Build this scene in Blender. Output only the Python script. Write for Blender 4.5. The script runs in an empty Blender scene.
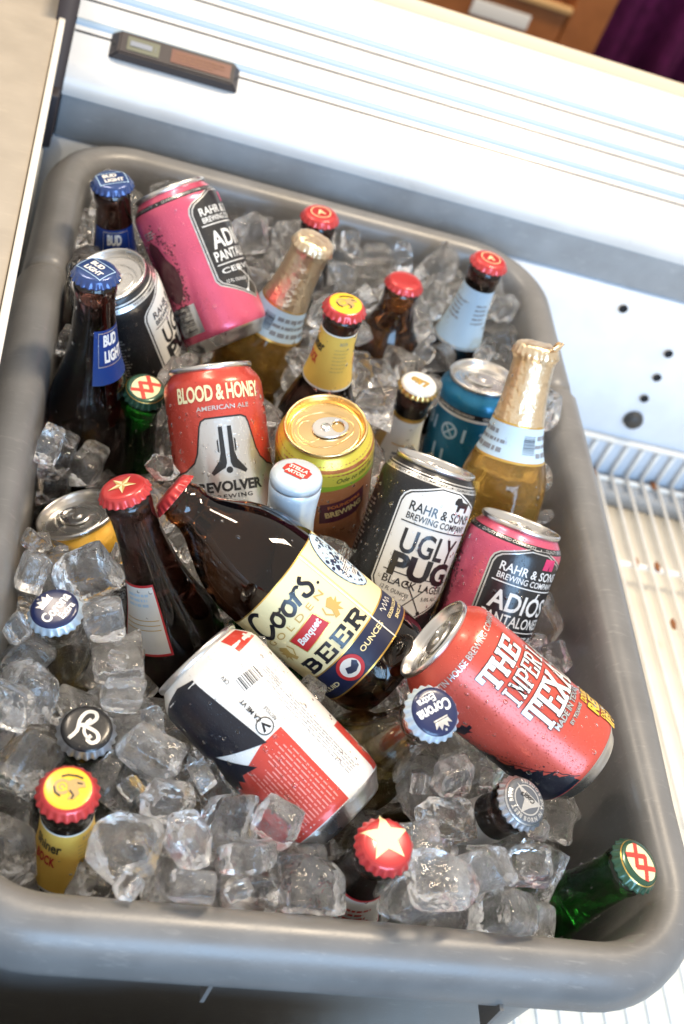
import bpy, bmesh, math, random
from mathutils import Vector, Matrix, Quaternion, noise
from mathutils.geometry import tessellate_polygon
random.seed(7)
scene = bpy.context.scene
COL = scene.collection
PI = math.pi

# ---------------------------------------------------------------- camera, world, lamps, exposure
CAM_R = ((0.9473791204, -0.0391085414, 0.3177157914), (0.1941504755, -0.7189259655, -0.6674211931), (0.2545160015, 0.6939855748, -0.6735025070))
CAM_C = (-0.00188904, -0.29482598, 0.57498899)
cam = bpy.data.objects.new('camera', bpy.data.cameras.new('camera'))
COL.objects.link(cam)
_r, _d, _f = (Vector(v) for v in CAM_R)
rot = Matrix((_r, -_d, -_f)).transposed()
cam.matrix_world = Matrix.Translation(CAM_C) @ rot.to_4x4()
cam.data.sensor_fit = 'VERTICAL'
cam.data.sensor_height = 36.0
cam.data.lens = 45.24
cam.data.clip_start = 0.02
cam.data.clip_end = 60
cam.data.dof.use_dof = True
cam.data.dof.focus_distance = 0.76
cam.data.dof.aperture_fstop = 7.5
scene.camera = cam

world = bpy.data.worlds.new('World')
scene.world = world
world.use_nodes = True
bg = world.node_tree.nodes['Background']
bg.inputs[0].default_value = (1.0, 0.93, 0.85, 1)
bg.inputs[1].default_value = 0.70

def area(name, loc, target, sx, sy, power, color):
    l = bpy.data.lights.new(name, 'AREA')
    l.shape = 'RECTANGLE'; l.size = sx; l.size_y = sy; l.energy = power; l.color = color
    o = bpy.data.objects.new(name, l)
    COL.objects.link(o)
    o.location = loc
    o.rotation_euler = (Vector(target) - Vector(loc)).to_track_quat('-Z', 'Y').to_euler()
    return o
area('ceiling_lamp', (0.75, 0.75, 2.0), (0.2, 0.35, 0), 0.20, 0.8, 40, (1.0, 0.82, 0.60))
area('ceiling_lamp', (-0.9, 1.3, 1.9), (0.2, 0.4, 0), 0.2, 0.7, 18, (1.0, 0.84, 0.66))
area('window_light', (0.7, -2.0, 0.9), (0.2, 0.3, 0), 1.5, 1.2, 58, (0.36, 0.64, 1.0))
scene.view_settings.view_transform = 'Standard'
scene.view_settings.look = 'None'
scene.view_settings.gamma = 1
scene.view_settings.exposure = 0.25
cy = scene.cycles
cy.max_bounces = 16; cy.transmission_bounces = 14; cy.glossy_bounces = 6; cy.diffuse_bounces = 4; cy.transparent_max_bounces = 12
cy.caustics_reflective = False; cy.caustics_refractive = True
cy.sample_clamp_indirect = 16; cy.blur_glossy = 0.3
cy.use_denoising = True
scene.render.film_transparent = False

# ---------------------------------------------------------------- helpers
def link(o, parent=None):
    COL.objects.link(o)
    if parent is not None: o.parent = parent
    return o
def mesh_obj(name, me, parent=None, mats=()):
    o = bpy.data.objects.new(name, me)
    for m in mats: me.materials.append(m)
    return link(o, parent)
def tag(o, label, cat, group=None, kind=None):
    if label: o['label'] = label
    if cat: o['category'] = cat
    if group: o['group'] = group
    if kind: o['kind'] = kind
    return o
def from_bm(bm, name, parent=None, mats=(), smooth=True):
    me = bpy.data.meshes.new(name)
    bm.to_mesh(me); bm.free()
    if smooth:
        for p in me.polygons: p.use_smooth = True
    return mesh_obj(name, me, parent, mats)
def shade_auto(o, ang=35):
    me = o.data
    bm = bmesh.new(); bm.from_mesh(me)
    for e in bm.edges:
        if len(e.link_faces) == 2 and e.calc_face_angle(0) > math.radians(ang): e.smooth = False
    bm.to_mesh(me); bm.free()
    for p in me.polygons: p.use_smooth = True
    return o

def catmull(pts, n=4):
    """smooth a (r,z) profile; a doubled point keeps a corner sharp"""
    out = []
    for i in range(len(pts) - 1):
        p1, p2 = pts[i], pts[i + 1]
        if p1 == p2: continue
        p0 = pts[i - 1] if i > 0 else p1
        p3 = pts[i + 2] if i + 2 < len(pts) else p2
        for k in range(n):
            t = k / n
            out.append(tuple(0.5 * (2 * b + (c - a) * t + (2 * a - 5 * b + 4 * c - d) * t * t + (3 * b - a - 3 * c + d) * t ** 3) for a, b, c, d in zip(p0, p1, p2, p3)))
    out.append(pts[-1])
    return [(max(0, r), z) for r, z in out]

def lathe(prof, seg=64, matf=None, rf=None):
    """prof: (r, z) in mm -> bmesh in metres. matf(i, z) material index of strip i; rf(r,z,theta)->r"""
    bm = bmesh.new()
    rings = []
    for r, z in prof:
        if r < 1e-6:
            rings.append([bm.verts.new((0, 0, z * .001))])
        else:
            ring = []
            for k in range(seg):
                th = 2 * PI * k / seg
                rr = rf(r, z, th) if rf else r
                ring.append(bm.verts.new((rr * math.sin(th) * .001, -rr * math.cos(th) * .001, z * .001)))
            rings.append(ring)
    for i in range(len(rings) - 1):
        a, b = rings[i], rings[i + 1]
        mi = matf(i, (prof[i][1] + prof[i + 1][1]) / 2) if matf else 0
        for k in range(seg):
            k2 = (k + 1) % seg
            if len(a) == 1 and len(b) == 1: continue
            if len(a) == 1: f = bm.faces.new((a[0], b[k2], b[k]))
            elif len(b) == 1: f = bm.faces.new((a[k], a[k2], b[0]))
            else: f = bm.faces.new((a[k], a[k2], b[k2], b[k]))
            f.material_index = mi
    bmesh.ops.recalc_face_normals(bm, faces=bm.faces)
    return bm

def interp(tab, x):
    if x <= tab[0][0]: return tab[0][1]
    for (a, b), (c, d) in zip(tab, tab[1:]):
        if x <= c: return b + (d - b) * (x - a) / max(1e-9, c - a)
    return tab[-1][1]

# ---------------------------------------------------------------- materials
MATS = {}
def mat(name, color, rough=.5, metal=0.0, trans=0.0, ior=1.5, bump=0, bscale=60, coat=0, var=0, drops=0, spec=.5, emit=0, bdist=.0005, scuff=0, scuff_col=None):
    if name in MATS: return MATS[name]
    m = bpy.data.materials.new(name); m.use_nodes = True
    nt = m.node_tree; N = nt.nodes; Lk = nt.links
    b = N['Principled BSDF']
    c = (*color, 1)
    b.inputs['Base Color'].default_value = c
    b.inputs['Roughness'].default_value = rough
    b.inputs['Metallic'].default_value = metal
    b.inputs['Transmission Weight'].default_value = trans
    b.inputs['IOR'].default_value = ior
    b.inputs['Coat Weight'].default_value = coat
    b.inputs['Coat Roughness'].default_value = .12
    b.inputs['Specular IOR Level'].default_value = spec
    if emit:
        b.inputs['Emission Color'].default_value = c; b.inputs['Emission Strength'].default_value = emit
    tc = N.new('ShaderNodeTexCoord')
    if var:
        nz = N.new('ShaderNodeTexNoise'); nz.inputs['Scale'].default_value = 35; nz.inputs['Detail'].default_value = 6
        Lk.new(tc.outputs['Object'], nz.inputs['Vector'])
        mp = N.new('ShaderNodeMapRange'); mp.inputs['From Min'].default_value = .3; mp.inputs['From Max'].default_value = .7
        mp.inputs['To Min'].default_value = 1 - var; mp.inputs['To Max'].default_value = 1 + var * .6
        Lk.new(nz.outputs['Fac'], mp.inputs['Value'])
        mx = N.new('ShaderNodeMix'); mx.data_type = 'RGBA'; mx.blend_type = 'MULTIPLY'; mx.inputs['Factor'].default_value = 1
        mx.inputs[6].default_value = c
        cb = N.new('ShaderNodeCombineColor')
        for i in range(3): Lk.new(mp.outputs[0], cb.inputs[i])
        Lk.new(cb.outputs[0], mx.inputs[7]); Lk.new(mx.outputs[2], b.inputs['Base Color'])
        m2 = N.new('ShaderNodeMapRange'); m2.inputs['To Min'].default_value = max(.02, rough * .7); m2.inputs['To Max'].default_value = min(1, rough * 1.4)
        Lk.new(nz.outputs['Fac'], m2.inputs['Value']); Lk.new(m2.outputs[0], b.inputs['Roughness'])
    hs = []
    if bump:
        n2 = N.new('ShaderNodeTexNoise'); n2.inputs['Scale'].default_value = bscale; n2.inputs['Detail'].default_value = 4
        Lk.new(tc.outputs['Object'], n2.inputs['Vector'])
        bp = N.new('ShaderNodeBump'); bp.inputs['Strength'].default_value = bump; bp.inputs['Distance'].default_value = bdist
        Lk.new(n2.outputs['Fac'], bp.inputs['Height']); hs.append(bp)
    if drops:
        # condensation: small round beads of water, random size
        prev = hs[-1] if hs else None
        for sc, dist, th in ((520, .0006, .30), (1100, .0003, .34)):
            vo = N.new('ShaderNodeTexVoronoi'); vo.inputs['Scale'].default_value = sc
            Lk.new(tc.outputs['Object'], vo.inputs['Vector'])
            mr = N.new('ShaderNodeMapRange'); mr.interpolation_type = 'SMOOTHERSTEP'
            mr.inputs['From Min'].default_value = th; mr.inputs['From Max'].default_value = 0
            Lk.new(vo.outputs['Distance'], mr.inputs['Value'])
            # only some cells hold a bead
            sep = N.new('ShaderNodeSeparateColor'); Lk.new(vo.outputs['Color'], sep.inputs[0])
            gt = N.new('ShaderNodeMath'); gt.operation = 'GREATER_THAN'; gt.inputs[1].default_value = .45
            Lk.new(sep.outputs[0], gt.inputs[0])
            mu = N.new('ShaderNodeMath'); mu.operation = 'MULTIPLY'
            Lk.new(mr.outputs[0], mu.inputs[0]); Lk.new(gt.outputs[0], mu.inputs[1])
            bp = N.new('ShaderNodeBump'); bp.inputs['Strength'].default_value = drops; bp.inputs['Distance'].default_value = dist
            Lk.new(mu.outputs[0], bp.inputs['Height'])
            if prev: Lk.new(prev.outputs[0], bp.inputs['Normal'])
            prev = bp
        hs.append(prev)
    if scuff:
        # pale rubbed streaks and grime
        mpn = N.new('ShaderNodeMapping'); mpn.inputs['Scale'].default_value = (9, 60, 22); mpn.inputs['Rotation'].default_value = (.3, .2, .5); Lk.new(tc.outputs['Object'], mpn.inputs[0])
        sn = N.new('ShaderNodeTexNoise'); sn.inputs['Scale'].default_value = 6; sn.inputs['Detail'].default_value = 8; sn.inputs['Roughness'].default_value = .75; Lk.new(mpn.outputs[0], sn.inputs['Vector'])
        sr = N.new('ShaderNodeMapRange'); sr.inputs['From Min'].default_value = .56; sr.inputs['From Max'].default_value = .74; sr.inputs['To Max'].default_value = scuff; Lk.new(sn.outputs['Fac'], sr.inputs['Value'])
        sm = N.new('ShaderNodeMix'); sm.data_type = 'RGBA'; Lk.new(sr.outputs[0], sm.inputs['Factor'])
        src = b.inputs['Base Color'].links[0].from_socket if b.inputs['Base Color'].links else None
        if src: Lk.new(src, sm.inputs[6])
        else: sm.inputs[6].default_value = c
        sm.inputs[7].default_value = (min(1, color[0] * 1.7 + .06), min(1, color[1] * 1.65 + .06), min(1, color[2] * 1.6 + .05), 1) if scuff_col is None else (*scuff_col, 1)
        Lk.new(sm.outputs[2], b.inputs['Base Color'])
    if hs: Lk.new(hs[-1].outputs[0], b.inputs['Normal'])
    MATS[name] = m
    return m

def ink(name, color, rough=.32, metal=.0, drops=.35):
    return mat('ink_' + name, color, rough, metal, drops=drops, coat=.25)
K = {
 'black': ink('black', (.012, .012, .014)), 'white': ink('white', (.78, .77, .74)), 'silver': ink('silver', (.72, .72, .71), .28, .85),
 'pink': ink('pink', (.72, .045, .17), .3, .35), 'red': ink('red', (.62, .065, .045), .3, .25), 'navy': ink('navy', (.005, .006, .013)),
 'gold': ink('gold', (.75, .48, .12), .3, .8), 'yellow': ink('yellow', (.85, .52, .03)), 'green': ink('green', (.30, .42, .03), .3, .3), 'lime': ink('lime', (.74, .60, .07), .3, .4),
 'orange': ink('orange', (.55, .15, .03), .3, .3), 'plum': ink('plum', (.07, .012, .02)), 'teal': ink('teal', (.0, .13, .24), .3, .35), 'cream': ink('cream', (.80, .70, .42)),
 'lightblue': ink('lightblue', (.42, .60, .80)), 'blue': ink('blue', (.012, .06, .30), .3, .2), 'grey': ink('grey', (.30, .30, .31)), 'tan': ink('tan', (.50, .33, .12)),
 'paper': mat('paper_white', (.78, .77, .73), .55, bump=.35, bscale=55, var=.04), 'paper_cream': mat('paper_cream', (.85, .74, .42), .5, bump=.3, bscale=50, var=.05), 'paper_yellow': mat('paper_yellow', (.80, .52, .10), .5, bump=.35, bscale=60, var=.06), 'paper_red': mat('paper_red', (.52, .02, .025), .5),
 'paper_navy': mat('paper_navy', (.012, .018, .06), .45), 'paper_blue': mat('paper_blue', (.50, .66, .80), .45, bump=.35, bscale=60, var=.05), 'print_dark': mat('print_dark', (.02, .018, .02), .5), 'print_grey': mat('print_grey', (.22, .24, .28), .5),
 'print_tan': mat('print_tan', (.55, .36, .10), .5), 'paper_royal': mat('paper_royal', (.008, .038, .19), .4),
}
ALU = mat('aluminium', (.74, .73, .71), .27, 1.0, bump=.08, bscale=120, var=.08)
ALU_GOLD = mat('gold_aluminium', (.86, .62, .30), .25, 1.0, bump=.08, bscale=120, var=.06)
G_BROWN = mat('brown_glass', (.27, .095, .025), .035, 0, 1, 1.50, bump=.12, bscale=25, drops=.25)
G_DARK = mat('very_dark_brown_glass', (.085, .036, .030), .04, 0, 1, 1.50, bump=.12, bscale=25, drops=.25)
G_GREEN = mat('green_glass', (.015, .26, .02), .035, 0, 1, 1.50, bump=.12, bscale=25, drops=.25)
G_DGREEN = mat('dark_green_glass', (.03, .07, .02), .04, 0, 1, 1.5, bump=.1, bscale=25, drops=.25)
G_CLEAR = mat('clear_glass', (.97, .97, .95), .02, 0, 1, 1.50, bump=.12, bscale=25, drops=.3)
G_AMBER = mat('golden_beer_in_clear_glass', (.90, .53, .12), .03, 0, .90, 1.42, bump=.15, bscale=25, drops=.3)
BEER = mat('pale_beer', (.86, .66, .28), .03, 0, 1, 1.34)

# ---------------------------------------------------------------- flat print laid on curved surfaces
_glyphs = {}
def text_tris(s, bold=0.0, shear=0.0, space=1.0):
    key = (s, round(bold, 3), round(shear, 3), round(space, 3))
    if key in _glyphs: return _glyphs[key]
    cu = bpy.data.curves.new('t', 'FONT'); cu.body = s; cu.size = 1.0; cu.offset = bold; cu.shear = shear; cu.space_character = space
    cu.resolution_u = 3; cu.fill_mode = 'FRONT'
    o = bpy.data.objects.new('t', cu)
    me = bpy.data.meshes.new_from_object(o)
    me.calc_loop_triangles()
    vs = [(v.co.x, v.co.y) for v in me.vertices]
    tr = [tuple(t.vertices) for t in me.loop_triangles]
    bpy.data.objects.remove(o); bpy.data.curves.remove(cu); bpy.data.meshes.remove(me)
    if vs:
        x0 = min(v[0] for v in vs); x1 = max(v[0] for v in vs); y0 = min(v[1] for v in vs); y1 = max(v[1] for v in vs)
    else: x0 = x1 = y0 = y1 = 0
    _glyphs[key] = (vs, tr, (x0, x1, y0, y1))
    return _glyphs[key]

# slab-serif stroke letters: polylines in a unit box
SLAB = {
 'T': [[(0, 1), (1, 1)], [(.5, 1), (.5, 0)], [(.28, 0), (.72, 0)], [(0, 1), (0, .75)], [(1, 1), (1, .75)]],
 'H': [[(.15, 1), (.15, 0)], [(.85, 1), (.85, 0)], [(.15, .5), (.85, .5)], [(0, 1), (.32, 1)], [(0, 0), (.32, 0)], [(.68, 1), (1, 1)], [(.68, 0), (1, 0)]],
 'E': [[(.18, 1), (.18, 0)], [(0, 1), (.95, 1)], [(0, 0), (.95, 0)], [(.18, .5), (.65, .5)], [(.95, 1), (.95, .74)], [(.95, 0), (.95, .26)]],
 'I': [[(.5, 1), (.5, 0)], [(.2, 1), (.8, 1)], [(.2, 0), (.8, 0)]],
 'M': [[(.12, 0), (.12, 1), (.5, .35), (.88, 1), (.88, 0)], [(0, 0), (.26, 0)], [(.74, 0), (1, 0)], [(0, 1), (.16, 1)], [(.84, 1), (1, 1)]],
 'P': [[(.18, 0), (.18, 1)], [(0, 1), (.7, 1), (.95, .88), (.95, .6), (.7, .46), (.18, .46)], [(0, 0), (.42, 0)]],
 'R': [[(.18, 0), (.18, 1)], [(0, 1), (.7, 1), (.92, .88), (.92, .62), (.7, .5), (.18, .5)], [(.55, .5), (.85, 0)], [(0, 0), (.36, 0)], [(.76, 0), (1, 0)]],
 'A': [[(.1, 0), (.5, 1), (.9, 0)], [(.27, .36), (.73, .36)], [(0, 0), (.26, 0)], [(.74, 0), (1, 0)]],
 'L': [[(.2, 1), (.2, 0)], [(0, 1), (.42, 1)], [(0, 0), (.95, 0), (.95, .32)]],
 'X': [[(.1, 1), (.9, 0)], [(.9, 1), (.1, 0)], [(0, 1), (.3, 1)], [(.7, 1), (1, 1)], [(0, 0), (.3, 0)], [(.7, 0), (1, 0)]],
 'N': [[(.15, 0), (.15, 1), (.85, 0), (.85, 1)], [(0, 0), (.32, 0)], [(0, 1), (.2, 1)], [(.68, 1), (1, 1)]],
 'B': [[(.18, 0), (.18, 1)], [(0, 1), (.68, 1), (.88, .88), (.88, .64), (.68, .53), (.18, .53)], [(.68, .53), (.95, .4), (.95, .13), (.7, 0), (0, 0)]],
}
class Art:
    def __init__(self):
        self.mats = []; self.tris = []; self.n = 0     # tris: (mat, [(x,y,off)*3])
    def mi(self, m):
        m = K[m] if isinstance(m, str) else m
        if m not in self.mats: self.mats.append(m)
        return self.mats.index(m)
    def off(self, layer):
        self.n += 1
        return layer * .12 + (self.n % 18) * .0035
    def poly(self, pts, m, layer=1, holes=()):
        loops = [[Vector((p[0], p[1], 0)) for p in pts]] + [[Vector((p[0], p[1], 0)) for p in h] for h in holes]
        flat = [v for l in loops for v in l]; o = self.off(layer); i = self.mi(m)
        for t in tessellate_polygon(loops):
            a, b, c = (flat[k] for k in t)
            if (b - a).cross(c - a).z < 0: b, c = c, b
            self.tris.append((i, [(p.x, p.y, o) for p in (a, b, c)]))
    def rect(self, x, y, w, h, m, layer=1, rot=0):
        ca, sa = math.cos(math.radians(rot)), math.sin(math.radians(rot))
        self.poly([(x + ca * a - sa * b, y + sa * a + ca * b) for a, b in ((-w / 2, -h / 2), (w / 2, -h / 2), (w / 2, h / 2), (-w / 2, h / 2))], m, layer)
    def disc(self, x, y, r, m, layer=1, n=40, ry=None, rot=0):
        ry = ry or r; ca, sa = math.cos(math.radians(rot)), math.sin(math.radians(rot))
        self.poly([(x + ca * r * math.cos(2 * PI * k / n) - sa * ry * math.sin(2 * PI * k / n), y + sa * r * math.cos(2 * PI * k / n) + ca * ry * math.sin(2 * PI * k / n)) for k in range(n)], m, layer)
    def ring(self, x, y, r, w, m, layer=1, n=40, a0=0, a1=360, ry=None):
        k_ = (ry or r) / r
        pts = [(x + r * math.cos(math.radians(a0 + (a1 - a0) * k / n)), y + k_ * r * math.sin(math.radians(a0 + (a1 - a0) * k / n))) for k in range(n + 1)]
        self.line(pts, w, m, layer)
    def line(self, pts, w, m, layer=1, taper=None):
        """mitred ribbon"""
        o = self.off(layer); i = self.mi(m); L = []
        n = len(pts); closed = n > 3 and abs(pts[0][0] - pts[-1][0]) + abs(pts[0][1] - pts[-1][1]) < 1e-6
        for k in range(n):
            if closed and k in (0, n - 1): a, b, c = pts[-2], pts[0], pts[1]
            else: a, b, c = pts[max(0, k - 1)], pts[k], pts[min(n - 1, k + 1)]
            d1 = Vector((b[0] - a[0], b[1] - a[1])); d2 = Vector((c[0] - b[0], c[1] - b[1]))
            if d1.length < 1e-9: d1 = d2
            if d2.length < 1e-9: d2 = d1
            if d1.length < 1e-9: d1 = d2 = Vector((1, 0))
            d1.normalize(); d2.normalize(); t = d1 + d2
            if t.length < .3: t = d2
            t.normalize(); nn = Vector((-t.y, t.x)); c_ = max(.45, abs(nn.dot(Vector((-d2.y, d2.x)))))
            ww = w * (taper[min(k, len(taper) - 1)] if taper else 1) / 2 / c_
            L.append(((b[0] + nn.x * ww, b[1] + nn.y * ww), (b[0] - nn.x * ww, b[1] - nn.y * ww)))
        for (a, b), (c, d) in zip(L, L[1:]):
            for t in ((b, d, c), (b, c, a)):
                self.tris.append((i, [(p[0], p[1], o) for p in t]))
    def text(self, s, x, y, h, m, rot=0, w=None, sx=1, bold=.0, shear=0, layer=2, space=1.0, outline=None, cap=None):
        """centred at (x,y), cap height h mm; w fixes total width"""
        def one(bold, m, layer):
            vs, tr, (x0, x1, y0, y1) = text_tris(s, bold, shear, space)
            ref = text_tris(cap or s, bold if m is not outline else bold, shear, space)[2]
            _, _, (b0, b1, c0, c1) = text_tris(s, self._b, shear, space)
            sc = h / (c1 - c0); kx = (w / (b1 - b0)) if w else sc * sx
            ca, sa = math.cos(math.radians(rot)), math.sin(math.radians(rot)); o = self.off(layer); i = self.mi(m)
            P = []
            for vx, vy in vs:
                px = (vx - (b0 + b1) / 2) * kx; py = (vy - (c0 + c1) / 2) * sc
                P.append((x + ca * px - sa * py, y + sa * px + ca * py, o))
            for t in tr: self.tris.append((i, [P[k] for k in t]))
        self._b = bold
        if outline: one(bold + .035, outline, layer - .4)
        one(bold, m, layer)
    def arc_text(self, s, cx, cy, r, a_mid, h, m, bold=.0, layer=2, step=None, flip=False, sx=.9):
        """letters round a circle; a_mid in degrees (90 = top)"""
        ws = []
        for ch in s:
            if ch == ' ': ws.append(.55 * h); continue
            b = text_tris(ch, bold)[2]; ws.append((b[1] - b[0]) * h / .72 * sx * .95 + .22 * h)
        tot = sum(ws); acc = -tot / 2
        for ch, wd in zip(s, ws):
            mid = acc + wd / 2; acc += wd
            if ch == ' ': continue
            a = a_mid + (math.degrees(mid / r) if flip else -math.degrees(mid / r))
            px, py = cx + r * math.cos(math.radians(a)), cy + r * math.sin(math.radians(a))
            self.text(ch, px, py, h, m, rot=a + 90 if flip else a - 90, sx=sx, bold=bold, layer=layer)
    def slab(self, s, x, y, h, wl, m, st=.2, gap=.18, rot=0, layer=2, outline=None):
        """slab serif word centred at x,y; letter width wl"""
        ca, sa = math.cos(math.radians(rot)), math.sin(math.radians(rot))
        tot = len(s) * wl + (len(s) - 1) * gap * wl; x0 = -tot / 2
        for q, ch in enumerate(s):
            if ch == ' ': continue
            ox = x0 + q * wl * (1 + gap)
            for (mm, ly, ex) in (((outline, layer - 1.0, .42),) if outline else ()) + ((m, layer, 0),):
                for pl in SLAB[ch]:
                    w_ = st * min(h, wl * 1.25)
                    if len(pl) == 2 and abs(pl[0][1] - pl[1][1]) < 1e-6: w_ *= .72
                    inset = w_ / 2
                    pts = [(ox + p[0] * wl, -h / 2 + inset + p[1] * (h - 2 * inset)) for p in pl]
                    # square ends
                    for e, f_ in ((0, 1), (-1, -2)):
                        dx = Vector(pts[e]) - Vector(pts[f_]); dx.normalize()
                        ext = ex + (inset * .5 if len(pl) > 2 or abs(pl[0][0] - pl[1][0]) > .3 else inset * .9)
                        pts[e] = tuple(Vector(pts[e]) + dx * ext)
                    pts = [(x + ca * a - sa * b, y + sa * a + ca * b) for a, b in pts]
                    self.line(pts, w_ + 2 * ex, mm, ly)
    def barcode(self, x, y, w, h, m='black', rot=0, layer=2, seed=3):
        r = random.Random(seed); ca, sa = math.cos(math.radians(rot)), math.sin(math.radians(rot)); px = -w / 2
        while px < w / 2:
            bw = r.choice((.35, .5, .8)); c = px + bw / 2
            self.rect(x + ca * c, y + sa * c, bw, h, m, layer, rot); px += bw + r.choice((.4, .6, .9))
    def greek(self, x, y, w, h, rows, m, rot=0, layer=2, seed=1, fill=.5):
        """rows of print too small to read in the photograph"""
        r = random.Random(seed); ca, sa = math.cos(math.radians(rot)), math.sin(math.radians(rot))
        for q in range(rows):
            yy = h / 2 - (q + .5) * h / rows; px = -w / 2
            end = w / 2 - (r.random() * w * .25)
            while px < end:
                ww = r.uniform(.5, 2.6) * h / rows; ww = min(ww, end - px + .1)
                c = px + ww / 2
                self.rect(x + ca * c - sa * yy, y + sa * c + ca * yy, ww, h / rows * fill, m, layer, rot)
                px += ww + .35 * h / rows
    def star(self, x, y, r, m, rot=0, layer=2, inner=.42, m2=None):
        P = [(x + (r if k % 2 == 0 else r * inner) * math.cos(math.radians(90 + rot + 36 * k)), y + (r if k % 2 == 0 else r * inner) * math.sin(math.radians(90 + rot + 36 * k))) for k in range(10)]
        if not m2: return self.poly(P, m, layer)
        for k in range(10): self.poly([(x, y), P[k], P[(k + 1) % 10]], m if k % 2 else m2, layer)
    def _bm(self, step):
        bm = bmesh.new()
        for i, t in self.tris:
            try:
                f = bm.faces.new([bm.verts.new(p) for p in t]); f.material_index = i
            except ValueError: pass
        bmesh.ops.remove_doubles(bm, verts=bm.verts, dist=1e-4)
        if step:
            xs = [v.co.x for v in bm.verts]; ys = [v.co.y for v in bm.verts]
            for ax, lo, hi, st in ((0, min(xs), max(xs), step[0]), (1, min(ys), max(ys), step[1])):
                k = math.floor(lo / st) + 1
                while k * st < hi:
                    n = Vector((1, 0, 0)) if ax == 0 else Vector((0, 1, 0))
                    es = [e for e in bm.edges if (e.verts[0].co[ax] - k * st) * (e.verts[1].co[ax] - k * st) < 0]
                    if es:
                        fs = {f for e in es for f in e.link_faces}; vs = {v for f in fs for v in f.verts}; eg = {e for f in fs for e in f.edges}
                        bmesh.ops.bisect_plane(bm, geom=list(vs) + list(eg) + list(fs), dist=1e-6, plane_co=n * (k * st), plane_no=n)
                    k += 1
        return bm
    def wrap(self, name, parent, rz, spin=0, R0=33.0, step=(3.2, 4.0)):
        """rz(z)->radius in mm; x is arc length at R0, y is height z"""
        bm = self._bm(step); nrm = []
        bm.verts.ensure_lookup_table()
        sp = math.radians(spin)
        for v in bm.verts:
            x, y, o = v.co
            r = rz(y); sl = (rz(y + .5) - rz(y - .5)); th = x / R0 + sp
            n = Vector((math.sin(th), -math.cos(th), -sl)).normalized()
            v.co = (Vector((r * math.sin(th), -r * math.cos(th), y)) + n * o) * .001
            nrm.append(n)
        me = bpy.data.meshes.new(name); bm.to_mesh(me); bm.free()
        for p in me.polygons: p.use_smooth = True
        me.normals_split_custom_set_from_vertices(nrm)
        return mesh_obj(name, me, parent, self.mats)
    def lay(self, name, parent, zf, ang=0):
        """on a flat or slightly domed disc: zf(r)->z, turned by ang"""
        bm = self._bm((1.25, 1.25)); ca, sa = math.cos(math.radians(ang)), math.sin(math.radians(ang))
        for v in bm.verts:
            x, y, o = v.co
            v.co = Vector((ca * x - sa * y, sa * x + ca * y, zf(math.hypot(x, y)) + o + .04 + .012 * max(0, math.hypot(x, y) - 9))) * .001
        me = bpy.data.meshes.new(name); bm.to_mesh(me); bm.free()
        for p in me.polygons: p.use_smooth = True
        return mesh_obj(name, me, parent, self.mats)

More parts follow.
